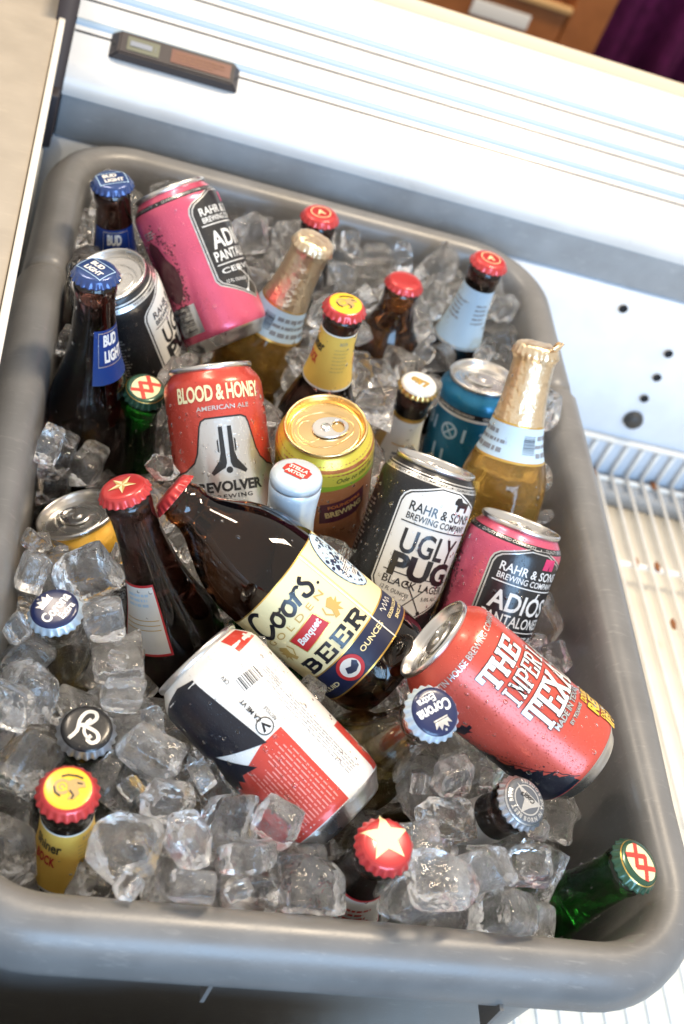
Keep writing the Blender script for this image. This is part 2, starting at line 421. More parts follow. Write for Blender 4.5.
# base position, rotation (w,x,y,z) and cap turn in degrees of every can and bottle
PLACE = {
  'bud_back': ((0.0843,0.5378,-0.171), (0.9916,-0.0089,-0.1173,0.0531), 14.7),
  'pink_back': ((0.1427,0.4817,-0.0264), (0.8936,-0.3277,-0.3051,0.031), 0.0),
  'bud_front': ((0.0659,0.39,-0.1525), (0.9958,-0.0181,-0.0818,0.0358), -44.5),
  'pug_back': ((0.0988,0.4811,-0.0874), (0.9533,0.0118,-0.2528,0.165), 0.0),
  'red5': ((0.2275,0.5872,-0.1919), (0.9952,-0.0127,-0.0653,-0.0714), 23.5),
  'foil6': ((0.157,0.5078,-0.1775), (0.9863,-0.0653,0.0598,-0.1393), 53.0),
  'shiner7': ((0.2297,0.4432,-0.1617), (0.9935,0.0186,-0.0588,-0.0959), 8.1),
  'red8': ((0.2841,0.5352,-0.163), (0.9904,-0.0225,-0.0392,-0.1309), -2.9),
  'red9': ((0.3423,0.5497,-0.1752), (0.9845,-0.0284,-0.0214,-0.1718), 16.1),
  'blue10': ((0.3601,0.4703,-0.128), (0.9819,-0.0807,-0.0711,-0.1556), 0.0),
  'foil11': ((0.3537,0.3148,-0.1201), (0.9571,-0.2216,-0.0737,-0.1714), 57.8),
  'lite12': ((0.3041,0.4613,-0.2302), (0.9869,0.0166,-0.0384,-0.1557), 173.4),
  'xx13': ((0.0891,0.4157,-0.2339), (0.9968,0.0639,-0.0193,-0.0439), 60.3),
  'blood14': ((0.1547,0.2974,-0.0514), (0.9125,-0.3662,-0.1822,-0.011), 0.0),
  'gold15': ((0.2247,0.3443,-0.0744), (0.9888,0.0547,-0.1359,-0.0284), 0.0),
  'stella16': ((0.2074,0.2442,-0.1728), (0.9923,-0.0541,-0.0901,-0.0657), -25.9),
  'star17': ((0.1746,0.1971,-0.1524), (0.9546,-0.1255,-0.2358,0.1316), -45.1),
  'coors18': ((0.2493,0.1853,-0.0187), (0.7884,-0.3353,-0.4906,0.1591), -87.6),
  'can19': ((0.107,0.2779,-0.1586), (0.9506,-0.1455,-0.2314,0.1471), 0.0),
  'corona20': ((0.1098,0.1914,-0.2138), (0.9734,0.0143,-0.1612,0.162), 41.2),
  'brook21': ((0.0925,0.1228,-0.2258), (0.9969,0.0513,-0.0599,0.0059), -11.9),
  'shiner22': ((0.0933,0.0604,-0.2097), (0.9958,0.016,-0.0787,0.0443), -18.2),
  'white23': ((0.2132,0.0752,-0.0138), (0.7727,-0.4464,-0.4365,0.1143), 0.0),
  'star24': ((0.2272,0.0658,-0.1924), (0.9435,0.0719,0.0021,-0.3235), 30.3),
  'cl25': ((0.2502,0.1186,-0.1956), (0.8667,0.0153,0.1503,-0.4753), -156.0),
  'corona26': ((0.2317,0.1739,-0.1586), (0.893,0.1345,0.0849,-0.421), -93.7),
  'tex27': ((0.3582,0.1221,0.0053), (0.7897,-0.331,-0.4979,0.1376), 0.0),
  'pug28': ((0.2574,0.2554,-0.0618), (0.9419,-0.2872,0.0004,-0.174), 0.0),
  'pink29': ((0.3209,0.2275,-0.0733), (0.9345,-0.2872,-0.0119,-0.2101), 0.0),
  'xx30': ((0.3085,0.0647,-0.1967), (0.8643,-0.04,0.1345,-0.4829), 15.1),
}

# ---------------------------------------------------------------- the tub
INNER = []
def tub():
    X0, X1, Y0, Y1, RC = 0.0, 0.41, -0.006, 0.67, 0.058
    # (offset outward from the rim crest, height)
    prof = [(.0182, -.0315), (.0189, -.0300), (.0190, -.026), (.0185, -.019), (.0165, -.012), (.0115, -.0045), (.005, -.0008), (0, 0), (-.005, -.0008), (-.0095, -.0038), (-.0125, -.009), (-.0145, -.018), (-.0165, -.035), (-.020, -.07), (-.027, -.14), (-.034, -.215), (-.040, -.229), (-.052, -.235), (-.09, -.2352)]
    inner = len(prof)
    prof2 = [(.0158, -.0315), (.0156, -.027), (.0142, -.018), (.010, -.008), (0, -.0045), (-.0065, -.008), (-.0095, -.02), (-.0125, -.037), (-.016, -.07), (-.023, -.14), (-.030, -.218), (-.036, -.234), (-.05, -.2405), (-.09, -.241)]
    def loop(off, z):
        r = max(.004, RC + off); P = []
        def arc(cx, cy, a0):
            for k in range(13):
                a = math.radians(a0 + 90 * k / 12); P.append((cx + r * math.cos(a), cy + r * math.sin(a)))
        x0, x1, y0, y1 = X0 - off + r, X1 + off - r, Y0 - off + r, Y1 + off - r
        ys = [.10, .17, .24, .31, .38, .44, .486, .490, .4935, .497, .5005, .505, .54, .58]
        xs = [.10, .17, .24, .31]
        arc(x1, y0, -90)
        P.extend((X1 + off, y) for y in ys)
        arc(x1, y1, 0)
        P.extend((x, Y1 + off) for x in reversed(xs))
        arc(x0, y1, 90)
        P.extend((X0 - off, y) for y in reversed(ys))
        arc(x0, y0, 180)
        P.extend((x, Y0 - off) for x in xs)
        out = []
        for x, y in P:
            dz = dx = 0
            if off > -.012 and (x < .02 or x > .39):
                # a shallow handle groove across the lip, the lip a touch broader in front of it
                g = max(0, 1 - abs(y - .4935) / .0075)
                dz = -.0032 * g * g
                if .1 < y < .4935: dx = .0025 * min(1, (.4935 - y) / .008) * min(1, (y - .1) / .08) * (1 if off > .002 else 0)
                if x < .02: dx = -dx
            wob = .0006 * math.sin(y * 13 + x * 7)
            out.append((x + dx + wob, y + wob + .013 * (x / .41) * max(0, 1 - y / .5), z + dz))
        return out
    bm = bmesh.new()
    rings = [[bm.verts.new(p) for p in loop(o, z)] for o, z in prof]
    rings2 = [[bm.verts.new(p) for p in loop(o, z)] for o, z in prof2]
    def bridge(a, b):
        n = len(a)
        for k in range(n): bm.faces.new((a[k], a[(k + 1) % n], b[(k + 1) % n], b[k]))
    for a, b in zip(rings, rings[1:]): bridge(a, b)
    for a, b in zip(rings2, rings2[1:]): bridge(b, a)
    bridge(rings2[0], rings[0])
    bm.faces.new(rings[-1]); bm.faces.new(list(reversed(rings2[-1])))
    bmesh.ops.recalc_face_normals(bm, faces=bm.faces)
    m = mat('tub_plastic', (.170, .168, .165), .33, bump=.3, bscale=420, var=.12, bdist=.0002, scuff=.45, drops=.10)
    root = bpy.data.objects.new('bus_tub', None); link(root)
    tag(root, 'grey plastic bus tub with a rolled rim, full of ice, bottles and cans', 'tub')
    from_bm(bm, 'tub_shell', root, [m])
    for x in (.145, .30, .02):
        b2 = bmesh.new()
        bmesh.ops.create_cube(b2, size=1)
        for v in b2.verts: v.co = Vector((x + v.co.x * .0022, -.008 + v.co.y * .020, -.040 + v.co.z * .026))
        from_bm(b2, 'lip_rib', root, [m], smooth=False)
    return root
TUB = tub()

# ---------------------------------------------------------------- cans and bottles
def place_thing(key, name, label, cat, group=None):
    loc, q, cap = PLACE[key]
    o = bpy.data.objects.new(name, None); link(o)
    o.empty_display_size = .02
    o.location = loc; o.rotation_mode = 'QUATERNION'; o.rotation_quaternion = Quaternion(q)
    tag(o, label, cat, group)
    return o, cap

CAN_PROF = [(0, 9.5), (12, 8.2), (19, 5), (22.2, 1.4), (23.2, .2), (24.2, 0), (25.3, .8), (26.6, 3), (29.5, 6.5), (32, 9.3), (32.9, 12.5), (33.05, 16), (33.05, 60), (33.05, 103), (32.9, 107), (32.0, 110.4), (30.3, 113.2), (28.4, 115.6), (27.2, 117.2), (26.7, 118.2)]
CAN_R = [(z, r) for r, z in CAN_PROF if z > 9.5 or r > 30]
CAN_R = sorted(CAN_R)
def can_r(z): return interp(CAN_R, z)
LID_PROF = [(26.7, 118.2), (27.5, 118.9), (27.75, 120.2), (27.5, 121.4), (26.9, 121.9), (26.3, 121.6), (25.9, 120.6), (25.4, 117.8), (25.0, 115.3), (24.3, 114.5), (23.6, 114.9), (23.2, 116.3), (22.5, 116.7), (22.5, 116.7), (12, 116.75), (0, 116.75)]

def bead_part(parent, rfun, z0, z1, n, seed, spin=0, spread=100, rmax=1.3):
    """beads of condensation standing on the metal: small real domes"""
    r_ = random.Random(seed); bm = bmesh.new(); n = int(n * 1.8)
    for _ in range(n):
        z = r_.uniform(z0, z1); th = math.radians(spin + r_.uniform(-spread, spread)); rad = .2 + (r_.random() ** 4) * rmax
        R = rfun(z); nrm = Vector((math.sin(th), -math.cos(th), 0)); up = Vector((0, 0, 1)); tg = nrm.cross(up)
        c = Vector((R * math.sin(th), -R * math.cos(th), z)); el = r_.uniform(.85, 1.35)
        prev = None; first = None; rows = []
        for j, (rr, hh) in enumerate(((1.0, -.05), (.86, .34), (.5, .56))):
            rows.append([bm.verts.new((c + (tg * math.cos(a) + up * math.sin(a) * el) * rad * rr + nrm * hh * rad) * .001) for a in [2 * PI * k / 10 for k in range(10)]])
        top = bm.verts.new((c + nrm * .62 * rad) * .001)
        for a, b in zip(rows, rows[1:]):
            for k in range(10): bm.faces.new((a[k], a[(k + 1) % 10], b[(k + 1) % 10], b[k]))
        for k in range(10): bm.faces.new((rows[-1][k], rows[-1][(k + 1) % 10], top))
    o = from_bm(bm, 'water_beads', parent, [mat('water', (1, 1, 1), .01, 0, 1, 1.33)])
    o['kind'] = 'stuff'
    return o

def can(key, name, label, body, lid=ALU, art=None, spin=0, group=None, beads=140, tab=0, base=ALU):
    root, _ = place_thing(key, name, label, 'can', group)
    bm = lathe(CAN_PROF, 96, matf=lambda i, z: 1 if z < 9.6 else 0)
    from_bm(bm, 'can_body', root, [body, base])
    l = from_bm(lathe(LID_PROF, 96), 'lid', root, [lid])
    # score line, raised bead and pull tab
    bm = bmesh.new()
    def tube(pts, w, z0, h, closed=True):
        n = len(pts); R = []
        for k in range(n):
            a, b, c = Vector(pts[k - 1]), Vector(pts[k]), Vector(pts[(k + 1) % n])
            t = (c - a).normalized(); nn = Vector((-t.y, t.x))
            R.append([bm.verts.new(((b.x + nn.x * w * u) * .001, (b.y + nn.y * w * u) * .001, (z0 + h * v) * .001)) for u, v in ((-1, 0), (-.7, .8), (0, 1), (.7, .8), (1, 0))])
        for k in range(n if closed else n - 1):
            a, b = R[k], R[(k + 1) % n]
            for j in range(4): bm.faces.new((a[j], a[j + 1], b[j + 1], b[j]))
    oval = lambda cx, cy, rx, ry, n=40: [(cx + rx * math.cos(2 * PI * k / n), cy + ry * math.sin(2 * PI * k / n)) for k in range(n)]
    tube([(x * (1 - .012 * max(0, y)), y) for x, y in oval(0, -1, 15.5, 20)], .55, 116.7, .55)
    tube(oval(0, -10.5, 9.3, 7.6), .4, 116.7, .35)
    bmesh.ops.recalc_face_normals(bm, faces=bm.faces)
    e = from_bm(bm, 'lid_emboss', l, [lid]); e.rotation_euler.z = math.radians(tab)
    # tab: flat loop with a finger hole, nose over the mouth, rivet
    bm = bmesh.new()
    out = [(9.0 * math.cos(a) * (1 - .06 * math.sin(a)), 3.2 + 12.2 * math.sin(a)) for a in [2 * PI * k / 40 for k in range(40)]]
    hole = [(5.4 * math.cos(a), 8.4 + 4.2 * math.sin(a)) for a in [2 * PI * k / 40 for k in range(40)]]
    def ringpair(o_, i_, z, rev=False):
        vo = [bm.verts.new((x * .001, y * .001, z * .001)) for x, y in o_]; vi = [bm.verts.new((x * .001, y * .001, z * .001)) for x, y in i_]
        return vo, vi
    t0 = ringpair(out, hole, 117.5); t1 = ringpair([(x * .96, 3.2 + (y - 3.2) * .97) for x, y in out], [(x * 1.06, 8.4 + (y - 8.4) * 1.08) for x, y in hole], 118.9)
    tm = ringpair([(x * 1.02, 3.2 + (y - 3.2) * 1.02) for x, y in out], [(x * .97, 8.4 + (y - 8.4) * .96) for x, y in hole], 118.3)
    for A, B in ((t0, tm), (tm, t1)):
        for q in (0, 1):
            for k in range(40): bm.faces.new((A[q][k], A[q][(k + 1) % 40], B[q][(k + 1) % 40], B[q][k]))
    for T in (t0, t1):
        for k in range(40): bm.faces.new((T[0][k], T[0][(k + 1) % 40], T[1][(k + 1) % 40], T[1][k]))
    bmesh.ops.recalc_face_normals(bm, faces=bm.faces)
    tb = shade_auto(from_bm(bm, 'pull_tab', l, [ALU])); tb.rotation_euler.z = math.radians(tab)
    rv = from_bm(lathe([(3.4, 118.8), (3.3, 119.5), (2.2, 120), (0, 120.1)], 24), 'rivet', l, [ALU])
    if art:
        art.wrap('printed_label', root, can_r, spin)
    if beads: bead_part(root, can_r, 14, 104, beads, hash(key) % 1000 if False else sum(map(ord, key)))
    return root

# bottle outlines: (r, distance below the top) in mm
LONG = [(0, 1), (11.5, 1), (12.6, 1.6), (13.0, 4), (12.9, 8), (13.9, 10.5), (14.2, 14), (13.7, 17.5), (13.3, 21), (13.6, 32), (14.9, 47), (16.9, 60), (19.8, 74), (23.8, 87), (27.6, 98), (29.9, 108), (30.5, 117), (30.5, 140), (30.5, 200), (30.2, 215), (28.6, 223), (25.4, 227.4), (21, 229), (12, 228), (0, 225)]
FOILB = [(0, 1), (11.5, 1), (12.6, 1.6), (13.0, 4), (12.9, 8), (13.9, 10.5), (14.4, 16), (15.2, 30), (16.8, 45), (19.2, 58), (21.6, 70), (25.0, 80), (28.6, 89), (31.0, 98), (31.8, 108), (31.8, 140), (31.8, 200), (30.8, 215), (28.6, 223), (25.4, 227.4), (21, 229), (12, 228), (0, 225)]
SHORT = [(0, 1), (11.5, 1), (12.6, 1.6), (13.0, 4), (12.9, 8), (13.9, 10.5), (14.2, 14), (13.7, 19), (14.6, 28), (18.2, 40), (23.5, 50), (28.2, 60), (31.4, 70), (33, 82), (33, 120), (33, 168), (32, 180), (28, 188), (22, 190), (0, 186)]
COORS = [(0, 1), (11.5, 1), (12.6, 1.6), (13.0, 4), (12.9, 8), (13.9, 10.5), (14.2, 14), (13.9, 18), (15.4, 24), (20.0, 32), (26.0, 42), (31.0, 53), (34.2, 65), (35.6, 78), (35.9, 90), (35.9, 130), (35.9, 160), (34.8, 170), (31, 176), (26, 178), (0, 174)]
def rfun(prof, Lm):
    tab = [(Lm - z, r) for r, z in catmull(prof, 4) if 0 < z and not (z > Lm * .9 and r < 26)]
    tab.sort()
    return lambda z: interp(tab, z)

CAP_TOP = [(0, 0), (7, -.12), (10.5, -.38), (12.3, -.85), (13.3, -1.6), (13.9, -2.6), (14.4, -3.7), (15.1, -4.9), (15.6, -5.9), (15.8, -6.5), (15.0, -6.6), (13.4, -5.2), (13.2, -2.4), (12.0, -1.6), (0, -1)]
def cap_z(r): return interp([(0, 0), (7, -.12), (10.5, -.38), (12.3, -.85), (13.3, -1.6), (13.9, -2.6), (14.4, -3.7)], r)
def make_cap(root, Lm, top, skirt=None, art=None, ang=0, seed=0, metal=True):
    def rf(r, z, th):
        z -= Lm
        if r < 13.6 or z > -2: return r
        k = min(1, max(0, (-z - 2.0) / 3.2))
        return r + k * .58 * math.cos(21 * th)
    bm = lathe([(r, z + Lm) for r, z in CAP_TOP], 126, matf=lambda i, z: 0 if z > Lm - 1.9 else 1, rf=rf)
    c = from_bm(bm, 'crown_cap', root, [top, skirt or top])
    c.rotation_euler.z = seed
    if art: art.tris = [(i, [(x * 1.1, y * 1.1, o) for x, y, o in t]) for i, t in art.tris]
    if art:
        p = art.lay('cap_print', c, lambda r: cap_z(r) + Lm, ang - math.degrees(seed))
    return c

def bottle(key, name, label, glass, prof=LONG, Lm=229, cap=None, arts=(), fill=None, group=None, hollow=False, beads=45):
    """arts: (part name, Art, spin)"""
    root, cang = place_thing(key, name, label, 'bottle', group)
    P = catmull(prof, 4)
    if hollow:
        # empty neck, beer below: thin clear wall and a liquid body
        outer = [(r, Lm - z) for r, z in P]
        innr = [(max(0, r - 2.6), Lm - z) for r, z in P if z > 1.5 and z < Lm - 6]
        bm = lathe(outer, 72); b2 = lathe([(0, innr[0][1])] + innr + [(0, innr[-1][1])], 72)
        bmesh.ops.reverse_faces(b2, faces=b2.faces)
        tmp = bpy.data.meshes.new('x'); b2.to_mesh(tmp); b2.free(); bm.from_mesh(tmp); bpy.data.meshes.remove(tmp)
        from_bm(bm, 'glass_body', root, [glass])
        lq = [(max(0, r - 2.75), Lm - z) for r, z in P if fill < z < Lm - 6.3]
        from_bm(lathe([(0, lq[0][1])] + lq + [(0, lq[-1][1])], 72), 'beer', root, [BEER])
    else:
        from_bm(lathe([(r, Lm - z) for r, z in P], 72), 'glass_body', root, [glass])
    rf = rfun(prof, Lm)
    if cap:
        top, skirt, cart = cap
        make_cap(root, Lm, top, skirt, cart, cang, seed=(sum(map(ord, key)) % 30) / 100)
    for nm, a, sp in arts:
        a.wrap(nm, root, rf, sp)
    if beads: bead_part(root, rf, Lm - 110, Lm - 12, beads, sum(map(ord, key)))
    return root, rf

# ================================================================ the cans
def can_paint(name, color, metal=.45, rough=.28):
    return mat('can_' + name, color, rough, metal, drops=.7, coat=.3, var=.08)
P_BLACK = can_paint('black', (.016, .016, .018), .2, .36); P_PINK = can_paint('pink', (.70, .11, .19)); P_RED = can_paint('red', (.64, .075, .050))
P_TEX = can_paint('brick_red', (.62, .085, .055), .3, .32); P_WHITE = can_paint('white', (.80, .78, .74), .1, .35); P_TEAL = can_paint('teal', (.01, .17, .34))
P_ORANGE = can_paint('orange_brown', (.50, .17, .06)); P_YELLOW = can_paint('yellow', (.80, .45, .05), .2)

def hexa(w, zb, zt, cut_b=20, cut_t=11, rc=5):
    """tall six-sided badge, pointed below, blunt gable on top"""
    h = w / 2
    P = [(0, zb)]
    P += [(h - 2, zb + cut_b - 3), (h, zb + cut_b + 1)]
    P += [(h, zt - cut_t - 4), (h - 1.2, zt - cut_t), (h - 4, zt - cut_t + 3)]
    P += [(6, zt), (-6, zt)]
    P += [(-h + 4, zt - cut_t + 3), (-h + 1.2, zt - cut_t), (-h, zt - cut_t - 4)]
    P += [(-h, zb + cut_b + 1), (-h + 2, zb + cut_b - 3)]
    return P
def scale_poly(P, k, cx=0, cz=60): return [(cx + (x - cx) * k, cz + (z - cz) * (1 - (1 - k) * .55)) for x, z in P]

def brewer_badge(A, bgm, fg, edge, ln1, ln2, foot, icon):
    n0 = len(A.tris)
    B = hexa(54, 14, 103)
    A.poly(scale_poly(B, 1.07), edge, 1)
    A.poly(scale_poly(B, 1.035), bgm if edge != 'white' else 'black', 1.5)
    A.poly(scale_poly(B, 1.0), edge if edge == 'white' else edge, 2)
    A.poly(scale_poly(B, .965), bgm, 2.5)
    A.text('RAHR & SONS', 0, 87.5, 6.4, fg, w=43, bold=.012, layer=4)
    A.text('BREWING COMPANY', 0, 80.8, 4.4, fg, w=43, bold=.012, layer=4)
    A.rect(0, 76.5, 47, .8, fg, 4)
    A.text(ln1[0], 0, ln1[1], ln1[2], fg, w=ln1[3], bold=ln1[4], layer=4)
    A.text(ln2[0], 0, ln2[1], ln2[2], fg, w=ln2[3], bold=ln2[4], layer=4)
    A.rect(0, foot[1] + foot[2] / 2 + 3.2, 47, .7, fg, 4)
    A.text(foot[0], 0, foot[1], foot[2], fg, w=44, bold=.008, layer=4)
    A.text('12 FL OUNCES', -12.5, 30.5, 2.6, fg, w=18, rot=-6, layer=4)
    A.text('5.0% ALC', 12.5, 30.5, 2.6, fg, w=14, rot=6, layer=4)
    for s in (-1, 1):
        A.line([(-7 * s, 38), (7 * s, 20)], .7, fg, 4)
        A.disc(7 * s, 20, 1.4, fg, 4, 10); A.poly([(-7 * s, 39.5), (-7 * s - 1.2, 36.8), (-7 * s + 1.2, 36.8)] if s > 0 else [(7, 39.5), (5.8, 36.8), (8.2, 36.8)], fg, 4)
    if icon == 'dog':
        A.poly([(4, 98.5), (5.2, 101), (8, 101.5), (10, 99), (15, 98.6), (16.5, 100), (16, 96), (15.6, 92.2), (13.8, 92.2), (13.4, 95.2), (9.2, 95), (8.8, 92.2), (7, 92.2), (6.6, 96.4), (4.4, 96.6)], fg, 4)
    else:
        A.poly([(4.5, 92.4), (4.8, 100.5), (13.5, 100.5), (14, 92.4), (10, 92.4), (9.6, 96.4), (9, 92.4)], 'pink', 4)
    A.tris[n0:] = [(i, [(x * 1.1, (60 + (y - 60) * 1.0 + 6.2) if icon == 'dog' else (60 + (y - 60) * .94 + 9.5), o) for x, y, o in t]) for i, t in A.tris[n0:]]

def neck_band(A, m_band, m_txt, txt, z=106.2, h=3.6, reps=4, extra=None):
    A.rect(0, z, 206, h, m_band, 1)
    for k in range(reps):
        A.text(txt, -103 + 206 * (k + .5) / reps, z, h * .62, m_txt, w=206 / reps * .84, bold=.01, layer=2)
        A.disc(-103 + 206 * (k + 1) / reps * .999, z, .5, m_txt, 2, 8)

def side_panel(A, x, m_txt='silver', seed=3):
    A.greek(x, 66, 22, 44, 15, m_txt, seed=seed)
    A.rect(x + 1, 26, 22, 20, 'silver' if m_txt != 'black' else 'white', 1); A.barcode(x + 1, 27, 18, 15, 'black', 90, seed=seed)

def pug_art():
    A = Art()
    A.rect(0, 114.8, 206, .7, 'silver', 1); neck_band(A, 'silver', 'black', 'QUALITY BREWED COMMUNITY', z=112.0, h=2.8)
    brewer_badge(A, 'paper', 'black', 'white', ('UGLY', 64.5, 16.5, 39, .018), ('PUG', 48, 16.5, 42, .045), ('BLACK LAGER', 37, 5.2), 'dog')
    side_panel(A, -62); side_panel(A, 66, seed=5)
    return A
def pink_art():
    A = Art()
    neck_band(A, 'black', 'silver', 'QUALITY BREWED COMMUNITY', z=112.0, h=3.4)
    brewer_badge(A, 'black', 'white', 'silver', ('ADI\u00d3S', 66, 17.5, 42, .02), ('PANTALONES', 51.5, 8.0, 46, .015), ('CERVEZA', 39.5, 4.2), 'pants')
    A.rect(-66, 26, 26, 22, 'silver', 1); A.barcode(-66, 27, 21, 16, 'black', 90)
    # printed dark portrait fading out in dots beside the text panel
    r = random.Random(4)
    A.poly([(-76, 86), (-70, 90), (-64, 84), (-61, 74), (-56, 66), (-55, 56), (-58, 46), (-64, 40), (-70, 42), (-76, 50), (-79, 62), (-77, 76)], 'plum', 1)
    for _ in range(240):
        a = r.uniform(0, 2 * PI); q = r.gauss(1.12, .16); A.disc(-67 + 12 * q * math.cos(a), 64 + 25 * q * math.sin(a), r.uniform(.3, .9), 'plum', 1.5, 6)
    A.greek(-68, 94, 12, 6, 3, 'silver', seed=9)
    return A
can('pug_back', 'beer_can', 'black can with a white badge and grey lid, standing behind the blue capped bottle', P_BLACK, art=pug_art(), spin=74, group='black cans with a white badge', tab=40)
can('pug_28' if False else 'pug28', 'beer_can', 'black can with white six-sided badge leaning in the middle, left of the pink can', P_BLACK, art=pug_art(), spin=30, group='black cans with a white badge', tab=20, beads=260)
can('pink_back', 'beer_can', 'pink can leaning on the far left rim next to the blue capped bottle', P_PINK, art=pink_art(), spin=66, group='pink cans with a black badge', beads=60)
can('pink29', 'beer_can', 'pink can with black badge at the right, between black can and red can', P_PINK, art=pink_art(), spin=36, group='pink cans with a black badge', beads=160)

def texan_art():
    A = Art()
    A.slab('THE', -11, 89, 14.5, 9.6, 'white', st=.25, gap=.20, outline='navy', layer=4)
    A.slab('IMPERIAL', 1.5, 72.5, 13.0, 5.4, 'white', st=.235, gap=.32, outline='navy', layer=4)
    A.slab('TEXAN', 1.5, 53, 20.0, 9.0, 'white', st=.26, gap=.24, outline='navy', layer=4)
    A.text('MADE IN TEXAS', -4, 40.5, 4.0, 'silver', w=34, bold=.03, layer=4, outline='navy')
    A.text('BY TEXANS', -5, 34.8, 2.6, 'silver', w=16, bold=.03, layer=4, outline='navy')
    A.text('MARTIN HOUSE BREWING COMPANY', -18, 106.6, 3.9, 'silver', w=76, bold=.015, layer=4)
    for s, z, h, x, w in (('DOUBLE', 33, 5, 14, 15), ('RED', 25, 9, 15, 20), ('DOUBLE', 17.5, 3.4, 14, 15), ('IPA', 11.5, 8, 15, 16)):
        A.text(s, x, z, h, 'yellow', w=w, bold=.04, layer=4, outline='black')
    # ragged dark silhouette running the length of the can, ink splashes along its edge
    r = random.Random(11)
    edge = []
    z = 112
    def base_x(z): return interp([(0, -34), (12, -36), (24, -44), (40, -58), (60, -70), (75, -77), (90, -80), (112, -76)], z)
    pts = []
    z = 9.8
    while z < 108:
        j = r.uniform(-1.2, 2.6) if r.random() < .75 else r.uniform(2, 5)
        pts.append((base_x(z) + j, z)); z += r.uniform(.5, 1.9)
    A.poly([(-112, 9.8)] + pts + [(-112, 108)], 'navy', 1)
    A.poly([(-77, 80), (-70, 79.5), (-66, 82), (-63, 79), (-58, 80.5), (-57, 77.6), (-53.5, 78), (-54, 75.6), (-58, 75), (-57, 72.6), (-61, 74), (-66, 73), (-70, 75.5), (-77, 75)], 'navy', 1)
    A.line([(base_x(zz) + 3.2 + r.uniform(-.6, .6), zz) for zz in range(12, 60, 2)], .5, 'navy', 1)
    for _ in range(40):
        zz = r.uniform(12, 100); A.disc(base_x(zz) + r.uniform(3, 8), zz, r.uniform(.2, .6), 'navy', 1, 6)
    return A
can('tex27', 'beer_can', 'red can lying on its side at the right with large white slab letters', P_TEX, art=texan_art(), spin=46, tab=-60, beads=200)

def mountain_art():
    A = Art()
    # white can: dark mountain, red lower panel with fine print, red tabs
    red = 'red'
    A.poly([(-120, 44), (-62, 52), (-30, 56), (-7, 62), (8, 62), (8.5, 9.9), (-120, 9.9)], red, 1)
    A.poly([(60, 42), (36, 42), (36, 10), (60, 10)], red, 1); A.greek(48, 27, 18, 6, 2, 'white', rot=90, layer=3, fill=.7)
    A.poly([(20, 117), (42, 117), (42, 107.5), (20, 106)], red, 1); A.rect(36, 110.5, 3, 4, 'white', 2)
    A.poly([(-10, 112), (-3, 61), (-34, 74), (-16, 55), (-27, 57), (-29, 53), (-33, 56), (-36, 51), (-40, 55), (-49, 45), (-62, 40), (-84, 52), (-84, 98), (-52, 103), (-50, 106), (-35, 112), (-22, 114.5)], 'navy', 1.6)
    r = random.Random(5)
    A.greek(-9, 37, 44, 30, 13, mat('ink_pale_red', (.80, .30, .26), .4), rot=90, layer=2.4, seed=8, fill=.30)
    A.greek(22, 50, 62, 9, 5, 'grey', rot=90, seed=12, fill=.32)
    A.greek(24, 86, 16, 8, 5, 'grey', rot=90, seed=13, fill=.32)
    A.rect(14, 92, 17, 12.5, 'white', 2); A.barcode(14, 92, 14, 8, 'black', -4, layer=3)
    A.text('CRV', 3.2, 100, 2.4, 'black', rot=90, w=5, layer=3)
    A.text('CA ME VT', 2, 79, 2.6, 'black', rot=90, w=15, bold=.02, layer=3)
    A.disc(2, 68, 4.1, 'white', 2.5); A.ring(2, 68, 4.6, .5, 'black', 3)
    A.poly([(-.9, 65.5), (2, 71), (4.8, 65.5), (3.2, 65.5), (2, 68.4), (.8, 65.5)], 'black', 3)
    A.text('RECYCLE', 8.8, 71, 2, 'black', rot=90, w=9, layer=3)
    return A
can('white23', 'beer_can', 'white can lying in front with a dark mountain and red print panel', P_WHITE, art=mountain_art(), spin=0, tab=0, beads=170, base=ALU)

